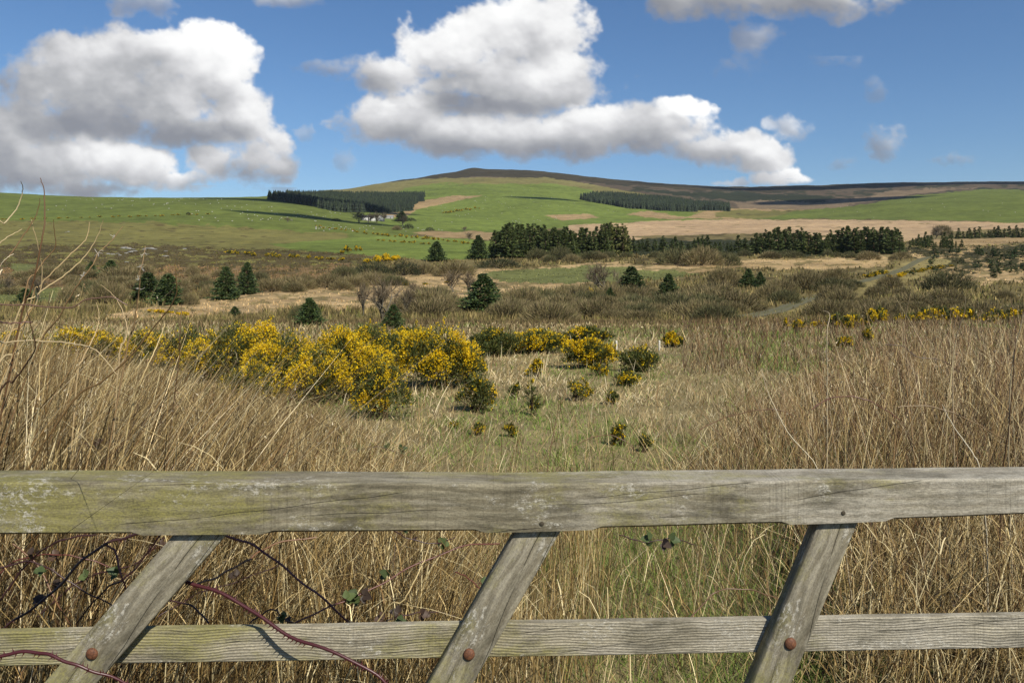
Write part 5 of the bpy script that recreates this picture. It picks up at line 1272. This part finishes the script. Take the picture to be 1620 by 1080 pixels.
STEMS = [
 ([(33,287),(26,298),(14,326),(0,352),(-14,380)], 2.9, .003, (212,192,150), 'pale dead stem crossing the sky at the left margin', 0),
 ([(52,312),(44,338),(32,366),(18,400),(0,432),(-20,462)], 2.8, .0034, (128,100,66), 'brown dead stem leaning up from the left margin below the pale tip', 0),
 ([(51,279),(60,292),(68,304),(76,335),(80,362),(77,395),(70,430),(58,462),(36,510)], 2.7, .0036, (112,82,54), 'brown dead stem with its thin tip hooked left against the cloud', 0),
 ([(33,362),(20,378),(0,398),(-20,415)], 2.9, .003, (206,184,140), 'short pale stem tip at the left margin under the brown one', 0),
 ([(33,402),(18,416),(0,437),(-18,452)], 2.7, .0036, (226,210,176), 'whitish broken stem tip at the left margin', 0),
 ([(62,348),(65,380),(62,410),(57,440),(45,480),(24,520)], 2.9, .0034, (198,174,130), 'straw coloured upright stem beside the hooked one', 0),
 ([(88,348),(82,372),(76,392),(60,410),(50,432),(40,470)], 3.1, .003, (150,120,82), 'brown forked stem right of the hooked one', 0),
 ([(156,346),(140,378),(120,410),(92,440),(62,468),(36,508)], 2.8, .0034, (204,180,134), 'long straw stem slanting up to the right over the left pasture', 0),
 ([(130,350),(129,376),(116,398),(98,424),(76,452),(58,484)], 3.0, .003, (190,164,120), 'thin straw stem slanting just left of the longest one', 0),
 ([(190,357),(176,383),(164,400),(158,420),(140,444),(120,470),(92,508),(52,560)], 2.7, .0036, (150,122,84), 'slanting stem with two tufts of white fluff near its tip', 3),
 ([(236,390),(236,412),(231,432),(228,450),(219,474),(206,518),(190,560)], 2.8, .0034, (158,130,92), 'stem with a twisted white seed head in front of the close conifer pair', 4),
 ([(287,416),(287,440),(284,462),(268,486),(240,514),(200,560),(150,606),(96,650)], 2.6, .0042, (124,98,62), 'thick brown stem slanting up in front of the conifer pair', 0),
 ([(192,592),(170,574),(140,553),(100,545),(50,541),(0,543),(-40,560)], 2.6, .0034, (200,178,136), 'pale stem arching flat over the gorse at the left', 0),
 ([(155,450),(172,470),(185,495),(196,522),(199,540),(196,570)], 3.0, .003, (190,166,124), 'pale stem hooked down to the right above the gorse', 0),
 ([(141,479),(148,505),(147,535),(140,565),(133,604)], 2.9, .0034, (196,170,126), 'curved upright straw stem among the left gorse', 0),
 ([(255,512),(252,540),(247,565),(232,602),(214,642)], 2.9, .004, (222,196,140), 'bright straw stem curving up into the gorse group', 0),
 ([(290,482),(294,510),(290,540),(282,566)], 3.1, .003, (112,88,60), 'thin dark stem at the left edge of the gorse group', 0),
 ([(56,484),(63,516),(62,550),(40,572),(8,606),(-20,630)], 2.6, .0042, (88,64,46), 'dark bent stem low at the left margin', 0),
 ([(90,462),(76,486),(46,520),(10,560),(-20,590)], 2.7, .0036, (210,188,144), 'pale slanting stem low at the left margin', 0),
 ([(50,444),(42,476),(24,515),(0,556)], 2.8, .0036, (188,156,104), 'golden stem at the left margin in front of the green patch', 0),
 ([(886,640),(880,668),(872,705),(865,745)], 4.2, .0032, (112,84,60), 'thin dark stem standing in the middle of the clearing', 0),
 ([(1306,492),(1312,494),(1310,504),(1304,520),(1303,552),(1306,600)], 4.6, .0032, (206,188,154), 'pale stem with a curled white tip on the right', 0),
 ([(1598,470),(1597,520),(1590,600),(1588,680),(1590,740)], 3.2, .003, (104,78,56), 'thin dark upright stem at the right margin', 0),
 ([(1612,455),(1608,500),(1603,560),(1606,640)], 3.4, .003, (196,176,140), 'pale upright stem at the very right margin', 0),
 ([(1520,468),(1523,500),(1518,540),(1515,600)], 4.4, .003, (190,168,134), 'pale thin stem left of the margin pair on the right', 0),
 ([(1442,450),(1440,490),(1436,530),(1438,580)], 5.0, .003, (170,146,112), 'thin stem rising in front of the shaded gorse strip', 0),
 ([(1212,600),(1228,640),(1252,690),(1290,740)], 3.6, .003, (222,206,172), 'pale straw stem leaning left above the top rail on the right', 0),
 ([(1500,642),(1515,680),(1530,712),(1540,745)], 3.3, .0034, (226,212,182), 'whitish straw stem leaning left near the right margin', 0),
 ([(680,862),(664,900),(640,940),(612,960)], 2.35, .0024, (222,198,144), 'pale straw leaning across the middle opening under the top rail', 0),
]
for i, (p, Y, w, c, lab, hd) in enumerate(STEMS): dead_stem(p, Y, w, c, lab, hd, i)

def leaf_verts(rng, p, d, up, L, mb, col):
    d = d / np.linalg.norm(d); s = np.cross(d, up); s /= np.linalg.norm(s) + 1e-9; nn = np.cross(s, d)
    prof = [(0, 0.0), (.15, .26), (.35, .40), (.6, .36), (.82, .2), (1, 0)]
    V = []; m = len(prof)
    for t, w in prof:
        z = -.18 * t * t
        jag = 1 + .12 * math.sin(t * 40)
        V += [p + (d * t + nn * (z + .10 * (w > 0))) * L + s * w * L * jag, p + (d * t + nn * (z - .02)) * L, p + (d * t + nn * (z + .10 * (w > 0))) * L - s * w * L * jag]
    F = []
    for i in range(m - 1):
        a = i * 3; F += [(a, a + 1, a + 4, a + 3), (a + 1, a + 2, a + 5, a + 4)]
    C = np.repeat([np.array(col) * rng.uniform(.8, 1.2)], len(V), 0)
    mb.add(V, np.array(F), C)
def bramble(pts, Y0, Y1, w, col, lab, leaves=0, thorns=True, i=0, lrange=(.25, .95), ls=.03):
    rng = np.random.default_rng(700 + i)
    L = smooth_line(stem_line(pts, Y0, Y1), 70); n = len(L); base = L[0].copy()
    L = L + np.stack([np.zeros(n), .01 * np.sin(np.linspace(0, 7, n)), .0015 * np.sin(np.linspace(0, 31, n))], 1); L0 = L - base
    mb = MB(); rr = np.linspace(w * .92, w * .7, n); tube(mb, L0, rr, np.array(srgb(*col)) * .8, 8)
    if thorns:
        T = np.gradient(L0, axis=0); T /= np.linalg.norm(T, axis=1)[:, None]
        length = np.linalg.norm(np.diff(L0, axis=0), axis=1).sum(); m = int(length / .011)
        for k in range(m):
            j = rng.integers(1, n - 1); a = rng.uniform(0, 2 * math.pi); r = np.array([math.cos(a) * .8, math.sin(a) * .5, math.sin(a)]); r -= T[j] * r.dot(T[j]); r /= np.linalg.norm(r) + 1e-9
            tube(mb, [L0[j] + r * rr[j] * .7, L0[j] + r * (rr[j] + w * .7) - T[j] * w * .2, L0[j] + r * (rr[j] + w * 1.9) - T[j] * w * .9], [w * .48, w * .22, w * .02], np.array(srgb(84, 40, 36)) * .7, 5)
    t = obj('bramble', mb.mesh('bramble', True), M_BRAMBLE, None, tuple(base), label=lab, category='bramble', group='bramble shoots around the gate')
    for k in range((leaves + 1) // 2):
        j = int(rng.uniform(*lrange) * (n - 1)); p = L0[j]; lb = MB()
        a = rng.uniform(0, 2 * math.pi); d = np.array([math.cos(a), .4 * math.sin(a), rng.uniform(-.3, .5)])
        pet = p + d * ls * rng.uniform(.5, 1.2); tube(lb, [p, (p + pet) / 2 + [0, 0, .003], pet], [.001, .0009, .0008], srgb(100, 50, 46) * .6, 4)
        c = pal([(84,98,58), (104,118,70), (96,74,60), (72,58,48)], 1, rng, .1)[0]
        for q, aa in enumerate((0, 1.15, -1.15)):
            dd = np.array([d[0] * math.cos(aa) - d[2] * math.sin(aa), d[1] + rng.normal(0, .2), d[0] * math.sin(aa) + d[2] * math.cos(aa)])
            leaf_verts(rng, pet, dd, np.array([rng.normal(0, .3), -1, .9]), ls * (1.0 if q == 0 else .8), lb, c)
        obj('leaf', lb.mesh('leaf'), M_LEAF, t)
PUR = (74,31,34); DRK = (62,38,36); RED = (104,58,48); BRN = (122,88,60)
gy_ = lambda px, ly: GY + gx(px, ly) * GS + ly * GC
BR = [
 ([(-20,905),(40,890),(90,905),(140,935),(190,965)], 2.15, 2.2, .0026, DRK, 'thin dark bramble shoot sloping down across the left corner of the gate', 2, True),
 ([(20,860),(60,900),(90,945),(110,990)], 2.3, 2.3, .0028, BRN, 'brown bramble shoot hanging steeply in the left corner under the top rail', 1, True),
 ([(330,985),(300,960),(262,950),(225,960),(190,985)], 2.2, 2.3, .0028, DRK, 'low dark bramble loop behind the first brace just above the lower rail', 2, True),
 ([(395,985),(430,965),(450,975),(470,990)], 2.1, 2.1, .0024, DRK, 'little dark leafy bramble tuft touching the lower rail left of the middle', 4, False),
 ([(-60,1046),(0,1039),(50,1033),(90,1038),(130,1050),(170,1066),(215,1090)], 1.60, 1.64, .0042, PUR, 'thick purple bramble shoot in front of the lower rail at the left corner', 0, True),
 ([(282,918),(300,924),(345,940),(400,968),(450,1000),(505,1019),(560,1042),(600,1070),(620,1096)], gy_(300, .072), 1.70, .0047, PUR, 'thick purple thorny bramble shoot hanging over the lower rail', 0, True),
 ([(345,846),(372,854),(402,866),(440,890),(480,920),(520,950),(552,985),(570,1010)], 1.98, 2.05, .0034, (96,46,50), 'purple bramble shoot arching down between the first and second brace', 0, True),
 ([(228,842),(195,852),(165,862),(130,886),(96,925),(60,956),(18,984),(-10,1010)], 2.02, 1.98, .0040, DRK, 'dark bramble shoot arching down to the left under the top rail', 2, True),
 ([(254,846),(236,868),(216,896),(196,915),(176,925),(150,950),(120,985)], 2.1, 2.2, .0030, DRK, 'thin dark bramble shoot just left of the first brace', 1, True),
 ([(165,862),(178,872),(188,890),(196,912),(198,935)], 2.02, 2.0, .0028, (104,50,50), 'short reddish bramble side shoot drooping beside the first brace', 0, True),
 ([(312,924),(340,915),(366,900),(392,886),(410,872),(440,858),(500,850)], 1.95, 2.2, .0032, BRN, 'brown bramble shoot rising to the right beside the first brace', 0, True),
 ([(455,992),(490,975),(520,962),(560,945),(600,925),(640,900),(690,878),(740,862),(790,860)], 2.15, 2.5, .0028, RED, 'reddish bramble shoot carrying dark leaves in the middle opening', 9, True),
 ([(720,905),(740,915),(765,932),(800,955)], 2.4, 2.5, .0022, RED, 'thin reddish bramble twig next to the second brace', 2, False),
 ([(590,1010),(610,985),(640,972),(680,965),(720,975)], 2.4, 2.5, .0024, DRK, 'low dark bramble tangle just above the lower rail in the middle', 8, False),
 ([(610,830),(640,850),(690,858),(720,850)], 2.6, 2.7, .0022, DRK, 'dark leafed bramble twig right below the top rail in the middle', 7, False),
 ([(0,950),(30,905),(70,868),(110,850),(150,846)], 2.2, 2.15, .0030, DRK, 'dark bramble shoot rising at the left margin under the top rail', 2, True),
 ([(60,975),(110,930),(160,905),(215,890),(260,850)], 2.5, 2.6, .0030, DRK, 'dark bramble shoot low in the tangle behind the first brace', 3, True),
 ([(-20,925),(20,890),(80,876),(130,880),(180,900)], 2.35, 2.4, .0026, RED, 'thin reddish bramble shoot crossing the tangle at the left margin', 1, False),
 ([(250,975),(285,955),(320,935),(370,920),(440,895)], 2.5, 2.6, .0026, DRK, 'thin dark shoot running behind the first brace into the grass', 1, False),
 ([(-20,482),(20,482),(60,484),(110,487),(140,474),(175,470),(200,482)], 2.5, 2.5, .0024, (116,88,72), 'thin thorny shoot running level through the stems at the left margin', 0, True),
 ([(-20,508),(15,511),(50,509)], 2.55, 2.55, .0022, (116,78,72), 'short thorny shoot below the level one at the left margin', 0, True),
 ([(1106,680),(1140,664),(1180,652),(1215,647),(1240,650),(1262,664)], 4.0, 4.0, .0030, (112,84,54), 'brown bramble arch above the top rail, right of the clearing', 0, True),
 ([(1284,648),(1310,632),(1340,627),(1370,632),(1400,648),(1425,664)], 4.0, 4.0, .0034, (104,64,46), 'reddish brown bramble arch over the right stalks', 0, True),
 ([(1420,644),(1460,642),(1500,650),(1540,668),(1580,690),(1640,720)], 3.6, 3.6, .0030, (128,104,66), 'long bramble arch sloping down to the right margin', 0, True),
 ([(1400,545),(1430,548),(1450,564),(1490,570),(1520,590)], 5.5, 5.5, .0034, (84,62,44), 'dark bramble arch in front of the shaded gorse strip', 0, True),
 ([(905,708),(930,695),(960,688),(985,695),(1005,712),(1015,730)], 5.0, 5.0, .0028, (116,88,60), 'small bramble arch beside the flowering sprig above the top rail', 0, True),
 ([(1085,986),(1120,950),(1140,934),(1180,930),(1215,940),(1250,956)], 2.5, 2.6, .0024, (108,80,56), 'thin bramble arch between the second and third brace', 0, False),
 ([(980,846),(1020,858),(1060,850),(1100,862)], 3.0, 3.1, .0024, DRK, 'leafy bramble in the grass below the top rail right of the second brace', 5, False),
 ([(520,700),(560,712),(600,706),(640,722)], 6.4, 6.6, .0040, DRK, 'low leafy bramble at the right foot of the left stalks', 10, False),
 ([(130,700),(140,704),(150,708)], 3.2, 3.2, .003, (70,40,36), 'single dark withered leaf caught in the left stalks', 1, False),
]
for i, (p, Y0, Y1, w, c, lab, lv, th) in enumerate(BR):
    bramble(p, Y0, Y1, w, c, lab, lv, th, i, ls=.031 if Y0 < 3 else (.04 if Y0 < 6 else .06))
# ------------------------------------------------------------------ unseen clouds added overhead to cast shadows on the hills
def build_shadow_clouds():
    m, nt = new_mat('shadow_cloud_body'); p = principled(nt, (.85, .85, .85), 1.0, 0.0); nt.node('ShaderNodeOutputMaterial', {'Surface': p.outputs[0]})
    import bmesh
    for i, (px, row, Ya, rx, ry) in enumerate(SHADE):
        Y = Ya or Y_at(px, row); X = (px - 810) / FPX * Y; Z = float(ground_z(X, Y)); h = 1700.0
        t = (h - Z) / sd.z; c = Vector((X, Y, Z)) + sd * t
        bm = bmesh.new(); bmesh.ops.create_icosphere(bm, subdivisions=5, radius=1)
        for v in bm.verts:
            q = v.co; k = .72 + .56 * float(fbm(np.array([q.x * 1.6 + i * 5]), np.array([q.y * 1.6 + q.z]), 40 + i, 4)[0])
            v.co = Vector((q.x * k * rx, q.y * k * ry, q.z * k * (min(110, ry * .6) if q.z > 0 else min(40, ry * .3))))
        me = bpy.data.meshes.new('cloud'); bm.to_mesh(me); bm.free(); me.polygons.foreach_set('use_smooth', [True] * len(me.polygons))
        obj('cloud', me, m, None, c, kind='structure', label='unseen cloud added above the valley to shade the hills')
SHADE = [(1400, 290, 2750, 800, 150), (480, 322, None, 170, 50), (860, 314, None, 80, 32), (500, 345, None, 110, 34), (1330, 318, None, 200, 110)]
build_shadow_clouds()
# ------------------------------------------------------------------ tell the members of each short row apart
def finish_labels():
    by = {}
    for o in scene.objects:
        if o.parent is None and o.get('category') and o.get('label') and o.get('group') and o['category'] != 'sheep': by.setdefault(o['label'], []).append(o)
    for lab, os_ in by.items():
        if not 2 <= len(os_) <= 60: continue
        os_.sort(key=lambda o: o.location.x / max(o.location.y, 1))
        for i, o in enumerate(os_):
            k = i + 1; suf = 'th' if 10 < k % 100 < 14 else {1: 'st', 2: 'nd', 3: 'rd'}.get(k % 10, 'th')
            new = '%s, %d%s from left' % (lab, k, suf)
            o['label'] = new if len(new.split()) <= 16 else lab
finish_labels()
# ------------------------------------------------------------------ thin spring haze
def build_haze():
    mb = MB(); V, F = boxv(-7300, 7300, -60, 5700, ZLOW - 1.0, 520); mb.add(V, F, (1, 1, 1))
    m = bpy.data.materials.new('haze'); m.use_nodes = True; nt = NT(m.node_tree); nt.n.clear()
    v = nt.node('ShaderNodeVolumePrincipled', {'Color': (.74, .84, 1.0, 1), 'Density': HAZE}); nt.node('ShaderNodeOutputMaterial', {'Volume': v.outputs[0]})
    me = mb.mesh('haze'); me.attributes.remove(me.color_attributes[0]) if me.color_attributes else None
    obj('haze', me, m, kind='stuff', label='thin pale haze in the air over the valley')
HAZE = 0.000022
ZLOW = min((o.matrix_world @ Vector(c)).z for o in scene.objects if o.name == 'terrain' for c in o.bound_box)
build_haze()
